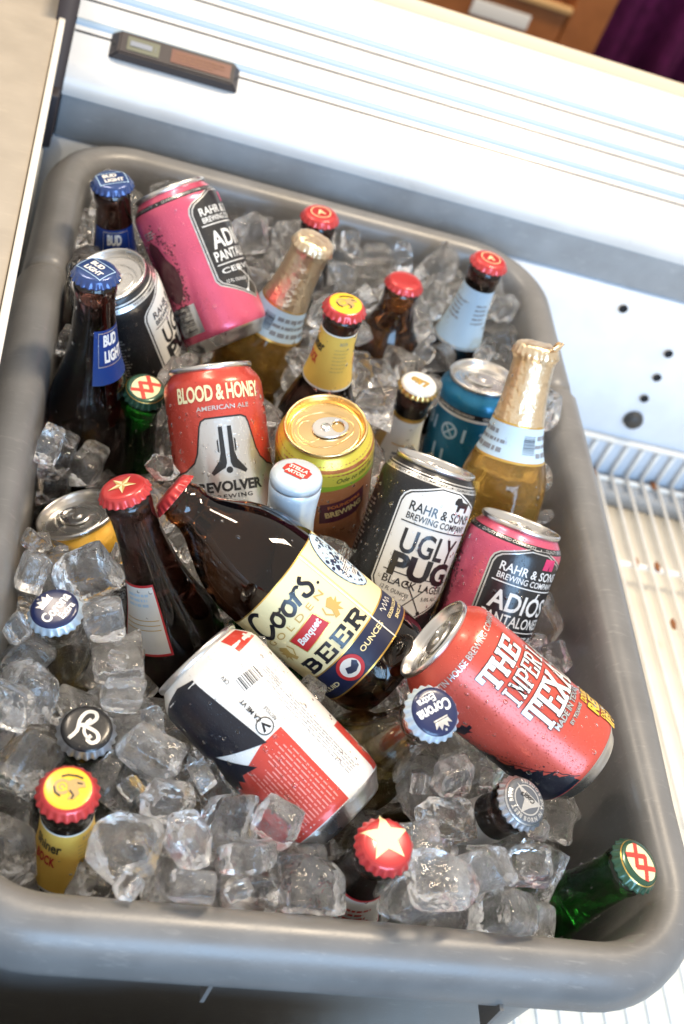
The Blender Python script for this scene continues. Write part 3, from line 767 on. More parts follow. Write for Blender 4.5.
def honey_art():
    A = Art()
    A.text('BLOOD & HONEY', 3, 96.5, 10.5, 'paper_cream', w=60, bold=.03, layer=3, space=.96)
    A.text('AMERICAN ALE', 4, 86.5, 3.0, 'silver', w=36, bold=.01, layer=3)
    # silver badge flaring into the lower half of the can
    P = [(-9, 80), (-12, 78.5), (-13.5, 75), (-17, 58), (-20, 52), (-28, 47), (-45, 44), (-104, 44), (-104, 9.9), (104, 9.9), (104, 44), (52, 44), (34, 47), (27, 52), (24, 58), (20, 75), (18.5, 78.5), (15, 80)]
    A.line(P[8:] [::-1][:1] + P[::1][:8], 1.1, 'black', 2.2); A.line(P[11:], 1.1, 'black', 2.2)
    A.poly(P, 'silver', 1.4)
    for x0, x1 in ((-104, -58), (62, 104)): A.poly([(x0, 9.9), (x1, 9.9), (x1 + (8 if x1 < 0 else 0), 44), (x0 + (-8 if x0 > 0 else 0), 44)], 'red', 2)
    for s in (-1, 1):
        c = 3
        A.poly([(c + s * 1.6, 74), (c + s * 4.3, 74), (c + s * 4.6, 57), (c + s * 6, 52), (c + s * 12, 44.5), (c + s * 10.6, 42.6), (c + s * 5.4, 45.6), (c + s * 2.4, 47), (c + s * 1.2, 50)], 'black', 3)
        A.poly([(c + s * 5.2, 66), (c + s * 6.2, 65), (c + s * 6.2, 58), (c + s * 5.2, 57)], 'black', 3)
    A.disc(3, 45.4, 2.2, 'black', 3, 12)
    A.text('REVOLVER', 3, 35, 7.2, 'black', w=44, bold=.045, layer=3)
    A.text('BREWING', 3, 28.4, 2.8, 'black', w=27, bold=.02, layer=3, space=1.25)
    A.tris = [(i, [(x, y + (6.5 if y > 14 else 0), o) for x, y, o in t]) for i, t in A.tris]
    A.text('12 FL OZ', -8, 17, 2.4, 'black', w=16, layer=3); A.text('ALC 7.0%', 18, 16.5, 2.4, 'black', w=16, layer=3)
    return A
can('blood14', 'beer_can', 'red and silver can with two black pistols printed on it, left of the gold lid', P_RED, art=honey_art(), spin=2, beads=220)

def swirl_art():
    A = Art()
    A.rect(0, 106, 206, 23.5, 'lime', 1)
    A.poly([(-103, 91)] + [(x, 92 + 2.2 * math.sin(x / 14)) for x in range(-100, 104, 4)] + [(103, 97), (-103, 97)], 'green', 1.6)
    for k in range(4):
        A.text('Ode to the Pacific', -78 + k * 52, 102.5, 4.2, 'black', w=38, shear=.35, rot=2, layer=2)
    A.poly([(46, 96), (60, 96), (64, 30), (50, 20)], 'lime', 1.1); A.poly([(43, 96), (47, 96), (52, 20), (46, 20)], 'green', 1.5)
    A.poly([(-3, 78), (30, 85), (30, 68), (24, 62), (-3, 58)], 'plum', 2)
    A.text('FOUNDERS', 14, 77, 3.4, 'orange', w=24, rot=11, bold=.03, layer=3); A.text('BREWING', 14, 69.5, 6, 'tan', w=27, rot=11, bold=.035, layer=3)
    A.poly([(-60, 90), (-38, 90), (-34, 14), (-58, 14)], 'lime', 1.2)
    return A
can('gold15', 'beer_can', 'yellow and orange can standing upright with a shiny gold lid and silver tab', P_ORANGE, lid=ALU_GOLD, art=swirl_art(), spin=4, tab=-78, beads=120)

def amber_can_art():
    A = Art()
    neck_band(A, 'black', 'white', 'QUALITY BREWED - COMMUNITY', z=98, h=5.2, reps=3)
    brewer_badge(A, 'black', 'white', 'silver', ('GOLD', 62, 14.5, 42, .02), ('LAGER', 48.5, 9, 40, .012), ('CERVEZA', 38.5, 4.2), 'dog')
    return A
def _can19():
    A = Art(); A.rect(0, 100, 206, 5.6, 'black', 1)
    for k in range(4): A.text('QUALITY BREWED - CO', -103 + 206 * (k + .5) / 4, 100, 3.2, 'white', w=45, bold=.02, layer=2)
    A.rect(0, 60, 206, 70, 'black', 1); A.greek(0, 70, 150, 30, 7, 'silver', layer=2)
    return A
can('can19', 'beer_can', 'yellow banded can half buried under ice at the left wall', P_YELLOW, art=_can19(), spin=20, tab=30, beads=40)

def _teal():
    A = Art(); A.rect(0, 101, 206, 4.2, 'black', 1); A.rect(0, 97.4, 206, 2.2, 'white', 1)
    for k in range(5): A.text('CRAFTED IN COLORADO', -103 + 206 * (k + .5) / 5, 101, 2.3, 'white', w=34, bold=.02, layer=2)
    for k in (-1, 0, 1, 2):
        c = k * 52
        A.text('I', c - 16, 82, 12, 'lightblue', bold=.05, w=2.4); A.text('3', c - 24, 82, 12, 'lightblue', bold=.02)
        A.ring(c, 82, 6.4, 1.9, 'lightblue', 2); A.line([(c - 4, 77.5), (c + 4, 86.5)], 1.5, 'lightblue', 2.3); A.line([(c - 4, 86.5), (c + 4, 77.5)], 1.5, 'lightblue', 2.6)
        A.text('I', c + 13, 82, 12, 'lightblue', bold=.05, w=2.4)
        A.line([(c - 10, 66), (c - 9, 40), (c - 4, 20)], 2.2, 'lightblue', 2); A.line([(c - 1, 64), (c, 40), (c + 4, 18)], 2.2, 'lightblue', 2)
    return A
can('blue10', 'beer_can', 'blue can behind the gold foil bottle, left of its neck', P_TEAL, art=_teal(), spin=-26, tab=70, beads=30)

# ================================================================ the bottles
C_RED = mat('cap_red', (.58, .045, .045), .30, .35, coat=.5, var=.06); C_BLUE = mat('cap_blue', (.025, .060, .20), .28, .3, coat=.5); C_WHITE = mat('cap_white', (.80, .80, .78), .3, .1, coat=.4)
C_GOLD = mat('cap_gold', (.82, .56, .20), .22, .9, var=.05); C_SILVER = mat('cap_silver', (.50, .54, .60), .30, .85, var=.06); C_GREEN = mat('cap_green', (.02, .08, .045), .3, .3, coat=.5)
C_BLACK = mat('cap_black', (.016, .016, .02), .3, .3, coat=.4); C_PALE = mat('cap_pale_blue', (.62, .74, .85), .3, .4)
FOIL = mat('pale_gold_foil', (.90, .73, .50), .30, .95, bump=.9, bscale=230, var=.10, bdist=.0012)
WFOIL = mat('white_foil', (.62, .72, .80), .32, .25, bump=.55, bscale=150, coat=.3)

def neck_label(mat_, zt, zb, Lm=229, span=360, edge=None, ew=1.2, R=22):
    A = Art(); w = 2 * PI * R * span / 360 - (.0 if span < 360 else .05)
    if edge: A.rect(0, Lm - (zt + zb) / 2, w, zb - zt, edge, .8); A.rect(0, Lm - (zt + zb) / 2, w - (2 * ew if span < 360 else 0), zb - zt - 2 * ew, mat_, 1.2)
    else: A.rect(0, Lm - (zt + zb) / 2, w, zb - zt, mat_, .8)
    return A
# labels are laid out on a reference radius of 33 mm, so R scales them to the neck
def bud_cap():
    A = Art(); A.text('BUD', -1.0, 2.8, 4.0, 'white', w=9.5, bold=.05); A.text('LIGHT', .8, -2.6, 4.0, 'white', w=13, bold=.05)
    A.line([(-9.5, 6.4), (9.5, 6.4), (9.5, -6.4), (-9.5, -6.4), (-9.5, 6.4)], .5, 'lightblue', 1)
    return A
def bud_neck(zt, span=360, cs=(0,)):
    A = neck_label('paper_royal', zt, zt + 40, R=33, span=span)
    for c in cs:
        A.text('BUD', c - 3, 229 - zt - 8, 9, 'white', w=24, bold=.05, layer=3); A.text('LIGHT', c + 2, 229 - zt - 20, 9, 'white', w=32, bold=.05, layer=3)
        A.line([(c - 22, 229 - zt - 2), (c + 22, 229 - zt - 2), (c + 22, 229 - zt - 27), (c - 22, 229 - zt - 27), (c - 22, 229 - zt - 2)], .9, 'silver', 2)
    return A
bottle('bud_back', 'beer_bottle', 'dark bottle with royal blue cap standing in the far left corner', G_DARK, cap=(C_BLUE, C_BLUE, bud_cap()), arts=[('neck_label', bud_neck(36, 150), 4)], group='dark bottles with blue caps')
bottle('bud_front', 'beer_bottle', 'dark bottle with royal blue lettered cap beside the left rim, in front of black can', G_DARK, cap=(C_BLUE, C_BLUE, bud_cap()), arts=[('neck_label', bud_neck(40, 100), 50)], group='dark bottles with blue caps')

def star_cap(m='silver'):
    A = Art(); A.star(0, 0, 8.2, 'cream', layer=2, inner=.36, m2='tan'); return A
def kb_neck():
    A = neck_label('paper', 62, 108, span=72, edge='paper_red', R=33, ew=1.6)
    A.rect(0, 229 - 88, 34, .5, 'print_tan', 3); A.rect(0, 229 - 91, 34, .5, 'print_tan', 3); A.rect(0, 229 - 85, 34, .5, 'print_tan', 3)
    A.greek(0, 229 - 72, 26, 10, 3, 'paper_blue', layer=3)
    return A
bottle('star17', 'beer_bottle', 'dark bottle with red cap and metallic star, leaning at the left', G_DARK, cap=(C_RED, C_RED, star_cap()), arts=[('neck_label', kb_neck(), -46)], beads=30)
def star_cap2():
    A = Art(); A.star(-1, 2.5, 12.0, 'paper_cream', rot=18, layer=2, inner=.45); return A
def star24_neck():
    A = neck_label('paper', 44, 86, span=150, edge='paper_red', R=33, ew=1.8); A.greek(0, 229 - 64, 44, 20, 5, 'red', layer=3); return A
bottle('star24', 'beer_bottle', 'dark bottle with red cap and broad cream star, bottom centre by the near rim', G_DARK, cap=(C_RED, C_RED, star_cap2()), arts=[('neck_label', star24_neck(), 32)], beads=20)

def ring_cap():
    A = Art(); A.ring(0, 0, 7.2, .6, 'paper_cream', 2); A.text('A', 0, 0, 6, 'paper_cream', bold=.02); return A
bottle('red5', 'beer_bottle', 'dark bottle with red cap at the far wall, right behind the foil necked bottle', G_DARK, cap=(C_RED, C_RED, ring_cap()), group='bottles with plain red caps at the far wall')
def red8_lab():
    A = neck_label('print_tan', 62, 74, 190, span=60, R=33); A.greek(0, 190 - 68, 20, 8, 2, 'gold', layer=3); return A
bottle('red8', 'beer_bottle', 'stubby brown bottle with a plain red cap, middle of the far wall', G_BROWN, prof=SHORT, Lm=190, cap=(C_RED, C_RED, None), arts=[('label', red8_lab(), 0)], group='bottles with plain red caps at the far wall')
def blue_neck():
    A = neck_label('paper_blue', 25, 78, R=33)
    for k in range(4):
        c = -78 + 52 * k; A.greek(c, 229 - 46, 30, 20, 5, 'print_grey', layer=2, seed=k, fill=.4)
    A.rect(0, 229 - 76.6, 207, 1.4, 'silver', 2)
    return A
bottle('red9', 'beer_bottle', 'dark bottle with red cap and pale blue neck label in the far right corner', G_DARK, cap=(C_RED, C_RED, ring_cap()), arts=[('neck_label', blue_neck(), 0)], group='bottles with plain red caps at the far wall')

def ram_cap():
    A = Art(); A.disc(0, 0, 10.6, 'yellow', 1, 48)
    A.ring(-2.6, -.2, 3.2, 1.5, 'tan', 2, 20, 30, 330); A.ring(-2.6, -.2, 1.2, .8, 'tan', 2, 14, 0, 300)
    A.poly([(-1, 3), (2, 5.5), (6, 5), (7.5, 2.5), (5.5, 1.8), (4.4, .6), (5.8, -1.4), (4.2, -4.8), (1.6, -5.6), (2.6, -2.6), (.4, -1.6), (-.4, .8)], 'tan', 3)
    A.line([(-4.5, 4.6), (-2, 6.2), (2, 6.8), (5, 6.4)], .8, 'black', 4); A.line([(-6.2, -1), (-4.6, -3.8), (-1.8, -5)], .8, 'black', 4)
    A.line([(3.2, 3.4), (5.6, 3.6)], .7, 'black', 4); A.line([(1.2, -1), (3.6, -3), (3.2, -5)], .7, 'black', 4)
    return A
def shiner_neck(zt, zb, R=24):
    A = neck_label('paper_yellow', zt, zb, span=330, edge='paper', R=33, ew=1.4)
    z = 229
    for c in (-36, 62):
        A.text('Shiner', c, z - zt - 14, 9.5, 'black', w=38, bold=.025, shear=.12, layer=3)
        A.text('BOCK', c - 1, z - zt - 27, 8.0, 'paper_red', w=26, bold=.04, layer=3, space=1.1)
    A.text('BEER', 16, z - zt - 7, 2.8, 'print_grey', w=14, layer=3, space=1.3)
    A.greek(16, z - zt - 22, 28, 22, 7, 'print_tan', layer=3, seed=6, fill=.25)
    return A
bottle('shiner7', 'beer_bottle', 'dark bottle with yellow neck label and red rimmed yellow cap behind the gold lid', G_DARK, cap=(C_RED, C_RED, ram_cap()), arts=[('neck_label', shiner_neck(20, 68), 0)], group='dark bottles with yellow neck labels')
bottle('shiner22', 'beer_bottle', 'dark bottle with yellow neck label and red rimmed yellow cap in the near left corner', G_DARK, cap=(C_RED, C_RED, ram_cap()), arts=[('neck_label', shiner_neck(24, 76), 20)], group='dark bottles with yellow neck labels')

def xx_cap():
    A = Art(); A.disc(0, 0, 10.2, 'cream', 1, 48, ry=8.4); A.ring(0, 0, 12.2, .35, 'gold', 1)
    for c in (-3.9, 3.9):
        A.line([(c - 4.3, 5.4), (c + 4.3, -5.4)], 2.6, 'red', 2); A.line([(c - 4.3, -5.4), (c + 4.3, 5.4)], 2.6, 'red', 2.5)
    return A
bottle('xx13', 'beer_bottle', 'green bottle with crossed red strokes on its cap, left of the red and silver can', G_GREEN, cap=(C_GREEN, C_GREEN, xx_cap()), group='green bottles with crossed red caps')
bottle('xx30', 'beer_bottle', 'green bottle leaning into the near right corner, its crossed red cap against the wall', G_GREEN, cap=(C_GREEN, C_GREEN, xx_cap()), group='green bottles with crossed red caps', beads=40)

def crown_word_cap():
    A = Art(); A.disc(0, 0, 12.3, mat('cap_enamel_navy', (.010, .018, .075), .3, coat=.3), 1, 56)
    A.text('Corona', .3, -.8, 6.2, 'white', w=19.5, bold=.035, shear=.1, layer=2); A.text('Extra', 1.6, -6.6, 4.0, 'white', w=10.5, bold=.03, shear=.1, layer=2)
    A.poly([(-4, 5), (4, 5), (5, 8.2), (2.6, 6.9), (2.2, 9.6), (0, 7.4), (-2.2, 9.6), (-2.6, 6.9), (-5, 8.2)], 'silver', 2); A.rect(0, 4.3, 8.4, .8, 'silver', 2); A.disc(0, 10.1, .7, 'silver', 2, 10)
    return A
bottle('corona20', 'beer_bottle', 'clear bottle with a white and navy lettered cap at the left wall', G_CLEAR, cap=(C_WHITE, C_PALE, crown_word_cap()), hollow=True, fill=52, group='clear bottles with navy caps')
bottle('corona26', 'beer_bottle', 'clear bottle with navy lettered cap upside down, just left of the lying red can', G_CLEAR, cap=(C_WHITE, C_PALE, crown_word_cap()), hollow=True, fill=52, group='clear bottles with navy caps')

def script_b_cap():
    A = Art(); A.disc(0, 0, 12.4, 'black', 1, 56)
    P = catmull([(-5.8, -7.6), (-2.5, -3.5), (-.6, 1.5), (-1.2, 6.2), (-4.2, 7.6), (-5.8, 4.2), (-3.2, .6), (1.2, 1.8), (4.2, 5.2), (3.0, 8.0), (.6, 6.6), (.6, 3)], 6)
    P = catmull([(-6.2, -8.2), (-3.4, -3), (-3.2, 3.2), (-1.2, 7.6), (2.2, 8.2), (3.4, 5.2), (1, 1.8), (-2.2, .6)], 6)
    def cm(q): 
        sh = 20; return [(x - sh, y - sh) for x, y in catmull([(a + sh, b + sh) for a, b in q], 6)]
    A.line(cm([(-6.4, -8.0), (-3.9, -3), (-4.2, 3.0), (-2.2, 7.8), (1.6, 8.6), (3.0, 5.6), (.6, 2.0), (-3.2, .2)]), 1.9, 'silver', 2)
    A.line(cm([(-3.2, .2), (1.4, -.2), (5.6, -1.8), (7.0, -5), (4.6, -7.4), (2.2, -6.0), (3.4, -3.8)]), 1.9, 'silver', 2.4)
    A.line(cm([(.6, 4.8), (-1.0, 1), (-.4, -3.0), (1.6, -5.2)]), 1.5, 'silver', 2.8)
    return A
bottle('brook21', 'beer_bottle', 'dark green bottle with a black cap and silver script letter at the left', G_DGREEN, cap=(C_SILVER, C_SILVER, script_b_cap()))

def stella_cap():
    A = Art(); A.poly([(-8.8, 2.6), (-6.5, 4.2), (-6, 5.8), (5.8, 5.8), (6.4, 4.2), (8.8, 3.4), (8.8, -2.6), (6.4, -4.2), (6, -5.8), (-6, -5.8), (-6.4, -4.2), (-8.8, -3.2)], 'red', 2)
    A.text('STELLA', 0, 2.3, 3.4, 'white', w=13, bold=.04, layer=3); A.text('ARTOIS', 0, -2.3, 3.4, 'white', w=13, bold=.04, layer=3)
    return A
def stella_bottle():
    r_, rf = bottle('stella16', 'beer_bottle', 'bottle with white foil wrapped neck and red printed white top, beside gold lid can', G_GREEN, cap=(C_WHITE, C_WHITE, None))
    # foil sleeve over cap and neck
    prof = [(0, 229.7), (8, 229.55), (12.5, 229.2), (15.4, 227.8), (16.3, 225.4), (16.35, 222.6), (15.9, 222.2), (15.6, 221.4), (15.9, 220.6), (16.3, 220.2), (16.2, 216), (15.5, 206), (15.4, 192), (16.4, 178), (18.4, 166), (21.0, 155), (25.0, 142)]
    b = lathe([(r, z) for r, z in prof], 90, rf=lambda r, z, th: r + (.22 * math.sin(5 * th + z * .15) * math.sin(th * 3 + z * .31) if z < 218 else 0), matf=lambda i, z: 1 if 220.4 < z < 222.3 else 0)
    s = from_bm(b, 'foil_sleeve', r_, [WFOIL, C_SILVER])
    stella_cap().lay('cap_print', s, lambda r: interp([(0, 229.7), (8, 229.55), (12.5, 229.2)], r) + .05, -25.9)
stella_bottle()

def lite_cap():
    A = Art(); A.disc(0, 0, 12.8, 'white', 1, 48); A.text('Lite', 0, 0, 6.5, 'gold', w=13, bold=.06, shear=.3, layer=2, outline='black'); return A
def lite_neck():
    A = neck_label('paper', 30, 78, R=33); A.rect(0, 229 - 29.5, 207, 3.6, 'gold', 2)
    A.rect(-50, 229 - 56, 54, 44, 'tan', 2); A.greek(16, 229 - 66, 36, 12, 3, 'print_grey', layer=2)
    A.rect(12, 229 - 54, 40, 1.0, 'gold', 2)
    return A
bottle('lite12', 'beer_bottle', 'brown bottle with gold edged white cap and white neck label, centre of the tub', G_DARK, cap=(C_WHITE, C_GOLD, lite_cap()), arts=[('neck_label', lite_neck(), 0)])

def mountain_cap():
    A = Art(); A.disc(0, 0, 12.8, mat('cap_enamel_grey', (.10, .11, .125), .35), 1, 56); A.ring(0, 0, 12.4, .5, 'silver', 2, 56); A.ring(0, 0, 7.7, .7, 'silver', 2, 48)
    A.poly([(-8.2, -4.0), (9.2, -3.4), (1.6, 1.0), (-.4, 9.0), (-3.2, 3.0)], 'silver', 2.5)
    A.text('Coors', .4, -1.0, 3.0, 'black', w=9.0, bold=.03, shear=.3, rot=14, layer=3.5); A.text('LIGHT', .6, -3.2 + .6, 1.2, 'black', w=5, layer=3.5, bold=.03)
    A.arc_text('BORN IN THE ROCKIES', 0, 0, 10.1, 215, 2.3, 'silver', bold=.04, flip=True)
    A.arc_text('BEST BEER', 0, 0, 10.1, 55, 2.3, 'silver', bold=.04)
    return A
def cl_neck():
    A = neck_label('silver', 30, 80, R=33); A.greek(-20, 229 - 52, 40, 18, 4, 'grey', layer=2); A.line([(-40, 229 - 36), (0, 229 - 36), (0, 229 - 74)], .8, 'black', 2); return A
bottle('cl25', 'beer_bottle', 'brown bottle with silver grey mountain cap below the lying red can', G_DARK, cap=(C_SILVER, C_SILVER, mountain_cap()), arts=[('neck_label', cl_neck(), 0)])

def foil_bottle(key, label, torn, spin):
    r_, rf = bottle(key, 'foil_topped_bottle', label, G_AMBER, prof=FOILB, cap=(C_GOLD, C_GOLD, None), group='golden bottles with foil wrapped necks')
    rr = random.Random(len(key) + (5 if torn else 0))
    def rfun_(r, z, th):
        n = noise.noise(Vector((math.cos(th) * 2.6, math.sin(th) * 2.6, z * .10))) * .5 + noise.noise(Vector((math.cos(th) * 7, math.sin(th) * 7, z * .33))) * .32
        k = .55 * math.cos(21 * th) * max(0, 1 - abs(z - 223) / 3.4)
        return max(0, r + (n * (1.0 if z < 226 else .5) + k if r > 9 else 0))
    prof = [(0, 230.6), (5, 230.5), (9, 230.3), (13, 229.9), (15.2, 228.6), (15.9, 226.6), (16.6, 223.2), (17.0, 221.6), (16.0, 220.0), (15.0, 216.5), (15.1, 212), (15.2, 206), (15.5, 200), (16.0, 194), (16.7, 188), (17.5, 182), (18.4, 176.5), (18.9, 173)]
    b = lathe(prof, 120, rf=rfun_)
    for v in b.verts:
        if v.co.z > .2285: v.co.z += .0007 * noise.noise(v.co * 260)
    s = from_bm(b, 'foil_wrap', r_, [FOIL])
    if torn:
        b = bmesh.new(); n = 14
        rows = []
        for j in range(4):
            rows.append([b.verts.new(((10.5 + 4.6 * math.sin(a) + (j * .9)) * .001, (-4 + 9 * math.cos(a) * (1 - j * .18)) * .001, (229.6 + j * 1.5 + rr.uniform(-.5, .7)) * .001)) for a in [PI * k / n for k in range(n + 1)]])
        for p, q in zip(rows, rows[1:]):
            for k in range(n): b.faces.new((p[k], p[k + 1], q[k + 1], q[k]))
        f = from_bm(b, 'torn_foil_edge', s, [FOIL]); md = f.modifiers.new('s', 'SOLIDIFY'); md.thickness = .0004
    A = Art(); A.rect(0, 229 - 68.5, 207, 26, 'paper_blue', .8); A.rect(0, 229 - 56.2, 207, 1.6, 'gold', 1.6); A.rect(0, 229 - 81.6, 207, 1.8, 'gold', 1.6)
    for k in range(2):
        c = -50 + 104 * k
        A.greek(c, 229 - 63.5, 70, 5, 1, 'print_grey', layer=2, seed=k + 2, fill=.62); A.greek(c, 229 - 69.5, 76, 4, 1, 'print_grey', layer=2, seed=k + 7, fill=.6); A.greek(c, 229 - 75.5, 74, 5, 1, 'print_grey', layer=2, seed=k + 9, fill=.65)
        A.rect(c - 48, 229 - 68, 13, 15, 'print_dark', 2) if False else A.barcode(c - 46, 229 - 68.5, 13, 15, 'print_dark', 90, seed=k)
    A.wrap('neck_label', r_, rf, spin)
foil_bottle('foil6', 'golden beer bottle with copper foil neck, leaning beside the far pink can', False, -28)
foil_bottle('foil11', 'golden beer bottle with torn copper foil top leaning by the right rim', True, 20)

# the big brown bottle lying across the middle
def banquet_art():
    A = Art(); z = 178; K_ = 1.0
    half = 100
    A.rect(0, z - 109.5, 2 * half, 57, 'paper_cream', .8)                 # cream field  z 50..100
    A.rect(0, z - 147.5, 2 * half, 19, 'paper_navy', .9)                  # navy foot
    A.rect(0, z - 81.4, 2 * half, .8, 'gold', 1.2); A.rect(0, z - 138.0, 2 * half, .9, 'gold', 1.4); A.rect(0, z - 156.6, 2 * half, 1.0, 'gold', 1.4)
    # script word, drawn as strokes
    def S(x, y, s=1): return (x * .92 - 24, y * .95 + z - 94.5)
    def sc(pts):
        sh = 60; return [(a - sh, b - sh) for a, b in catmull([(a + sh, b + sh) for a, b in pts], 5)]
    W = 2.3
    A.line(sc([S(13, 9), S(10, 11.5), S(5, 10), S(1, 3), S(1, -4), S(5, -7.5), S(10, -5), S(14, -1)]), W + .5, 'navy', 3)
    for ox in (18, 28):
        A.line(sc([S(ox + 3, 3), S(ox - 1, 1.5), S(ox - 2.5, -3), S(ox, -6), S(ox + 4, -4), S(ox + 4.5, 0), S(ox + 3, 3)]), W, 'navy', 3)
        A.line(sc([S(ox + 3, 3), S(ox + 6, 1.4), S(ox + 8, 3)]), W * .55, 'navy', 3.3)
    A.line([S(37, 4.5), S(35, -6)], W, 'navy', 3); A.line(sc([S(35.6, -1), S(38, 3), S(41, 4), S(42, 2.5)]), W * .8, 'navy', 3.3)
    A.line(sc([S(47.5, 6), S(44.5, 3.5), S(48, -1.5), S(46, -6), S(41.5, -5), S(41, -2)]), W, 'navy', 3)
    A.disc(*S(52, -5.5), .9, 'navy', 3, 10)
    A.text('GOLDEN', -2, z - 104.5, 4.2, 'print_tan', w=46, rot=0, layer=3, space=1.7)
    A.poly([(-12, z - 110), (9, z - 108), (11, z - 120), (-10, z - 122)], 'paper_red', 3.4); A.line([(-12, z - 110), (9, z - 108), (11, z - 120), (-10, z - 122), (-12, z - 110)], .5, 'gold', 3.8)
    A.text('Banquet', 0, z - 115, 6.2, 'white', w=18, rot=6, bold=.03, shear=.2, layer=4.4)
    for s in (-1, 1):   # little lions either side
        cx = -1 + s * 21
        A.poly([(cx - 5 * s, z - 121), (cx - 3 * s, z - 116), (cx - 4 * s, z - 112), (cx, z - 109.5), (cx + 2.4 * s, z - 111), (cx + 1.5 * s, z - 113.5), (cx + 4.4 * s, z - 113), (cx + 2 * s, z - 115.6), (cx + 4 * s, z - 118), (cx + 1.2 * s, z - 117.6), (cx + 1.6 * s, z - 121.6), (cx - .6 * s, z - 118.6), (cx - 2 * s, z - 121.8)], 'print_tan', 3)
        A.line([(cx - 4.5 * s, z - 119), (cx - 7 * s, z - 115), (cx - 5.6 * s, z - 111)], .8, 'print_tan', 3.4)
    A.slab('BEER', 3, z - 130.5, 10.5, 9.4, 'navy', st=.22, gap=.32, layer=3)
    A.disc(-1, z - 147, 8.2, 'paper_red', 4); A.disc(-1, z - 147, 7.4, 'paper', 4.5); A.ring(-1, z - 147, 6.9, 1.8, 'paper_red', 5); A.poly([(-4.6, z - 148.5), (-3, z - 145), (0, z - 146.5), (3, z - 144), (4.6, z - 146.5), (3.4, z - 149.5), (0, z - 150.9), (-3, z - 149.9)], 'paper_navy', 5.5)
    A.text('24 FLUID', -24, z - 149, 3.2, 'paper_cream', w=22, bold=.02, layer=3); A.text('OUNCES', 20, z - 145, 3.6, 'paper_cream', w=20, bold=.02, layer=3)
    # divider and picture panel
    for x in (28.5, -49): A.rect(x, z - 119, .9, 75, 'paper', 4); A.rect(x + 1.6, z - 109, .35, 56, 'print_tan', 4)
    A.disc(48, z - 103.5, 23, 'paper_blue', 3, 48, ry=12.5, rot=90); A.ring(48, z - 103.5, 12.4, .7, 'paper_navy', 3.5, 40, ry=22.6)
    r = random.Random(2)
    for _ in range(120):
        a, q = r.uniform(0, 2 * PI), math.sqrt(r.random()) * .9
        cx, cz = 48 + 11.5 * q * math.cos(a), z - 103.5 + 21 * q * math.sin(a); s_ = r.uniform(.5, 1.5)
        A.poly([(cx + s_ * math.cos(b) * r.uniform(.5, 1.6), cz + s_ * math.sin(b) * r.uniform(.5, 1.6)) for b in (0, 1.3, 2.5, 3.8, 5)], 'paper_navy' if r.random() < .75 else 'paper', 4)
    for bx, bz, bw, bh in ((45, z - 110, 7, 5), (51, z - 107, 6, 6), (49, z - 116, 8, 4)): A.rect(bx, bz, bw, bh, 'paper', 5); A.greek(bx, bz, bw * .8, bh * .8, 3, 'paper_navy', layer=5.6)
    def cur(x0, z0, k):
        return sc([(x0 + (a - 60) * 0, z0) for a in (0,)]) if False else [(x0 + k * t, z0 + 1.6 * math.sin(t * 2.1) + .5 * math.sin(t * 5)) for t in [i * .35 for i in range(34)]]
    A.line(cur(36, z - 142, 1.3), .5, 'paper', 3); A.text('GOLDEN COLORADO', 48, z - 147.5, 2.4, 'paper_cream', w=25, bold=.02, layer=3); A.text('SINCE 1873', 48, z - 152, 2.4, 'paper_cream', w=17, bold=.02, layer=3)
    return A
bottle('coors18', 'beer_bottle', 'big brown bottle with cream and navy label lying across the middle of the ice', mat('brown_glass_deep', (.115, .040, .014), .04, 0, 1, 1.5, bump=.1, bscale=25), prof=COORS, Lm=178, cap=(C_RED, C_RED, None), arts=[('label', banquet_art(), -19)])

# ================================================================ the cooler around the tub
def box(bm, x0, x1, y0, y1, z0, z1, mi=0, bev=0):
    vs = [bm.verts.new((x, y, z)) for x in (x0, x1) for y in (y0, y1) for z in (z0, z1)]
    fs = []
    for q in ((0, 1, 3, 2), (4, 6, 7, 5), (0, 4, 5, 1), (2, 3, 7, 6), (0, 2, 6, 4), (1, 5, 7, 3)):
        f = bm.faces.new([vs[k] for k in q]); f.material_index = mi; fs.append(f)
    bmesh.ops.recalc_face_normals(bm, faces=fs)
    if bev: bmesh.ops.bevel(bm, geom=list({e for f in fs for e in f.edges}), offset=bev, segments=3, affect='EDGES', profile=.5)
def box_obj(name, parent, dims, m, bev=0):
    bm = bmesh.new(); box(bm, *dims, bev=bev); return shade_auto(from_bm(bm, name, parent, [m], smooth=False), 40)
def extrude_yz(name, parent, pts, x0, x1, m, ang=30):
    bm = bmesh.new()
    A = [bm.verts.new((x0, y, z)) for y, z in pts]; B = [bm.verts.new((x1, y, z)) for y, z in pts]; n = len(pts)
    for k in range(n): bm.faces.new((A[k], A[(k + 1) % n], B[(k + 1) % n], B[k]))
    bm.faces.new(A[::-1]); bm.faces.new(B)
    bmesh.ops.recalc_face_normals(bm, faces=bm.faces)
    return shade_auto(from_bm(bm, name, parent, [m], smooth=False), ang)
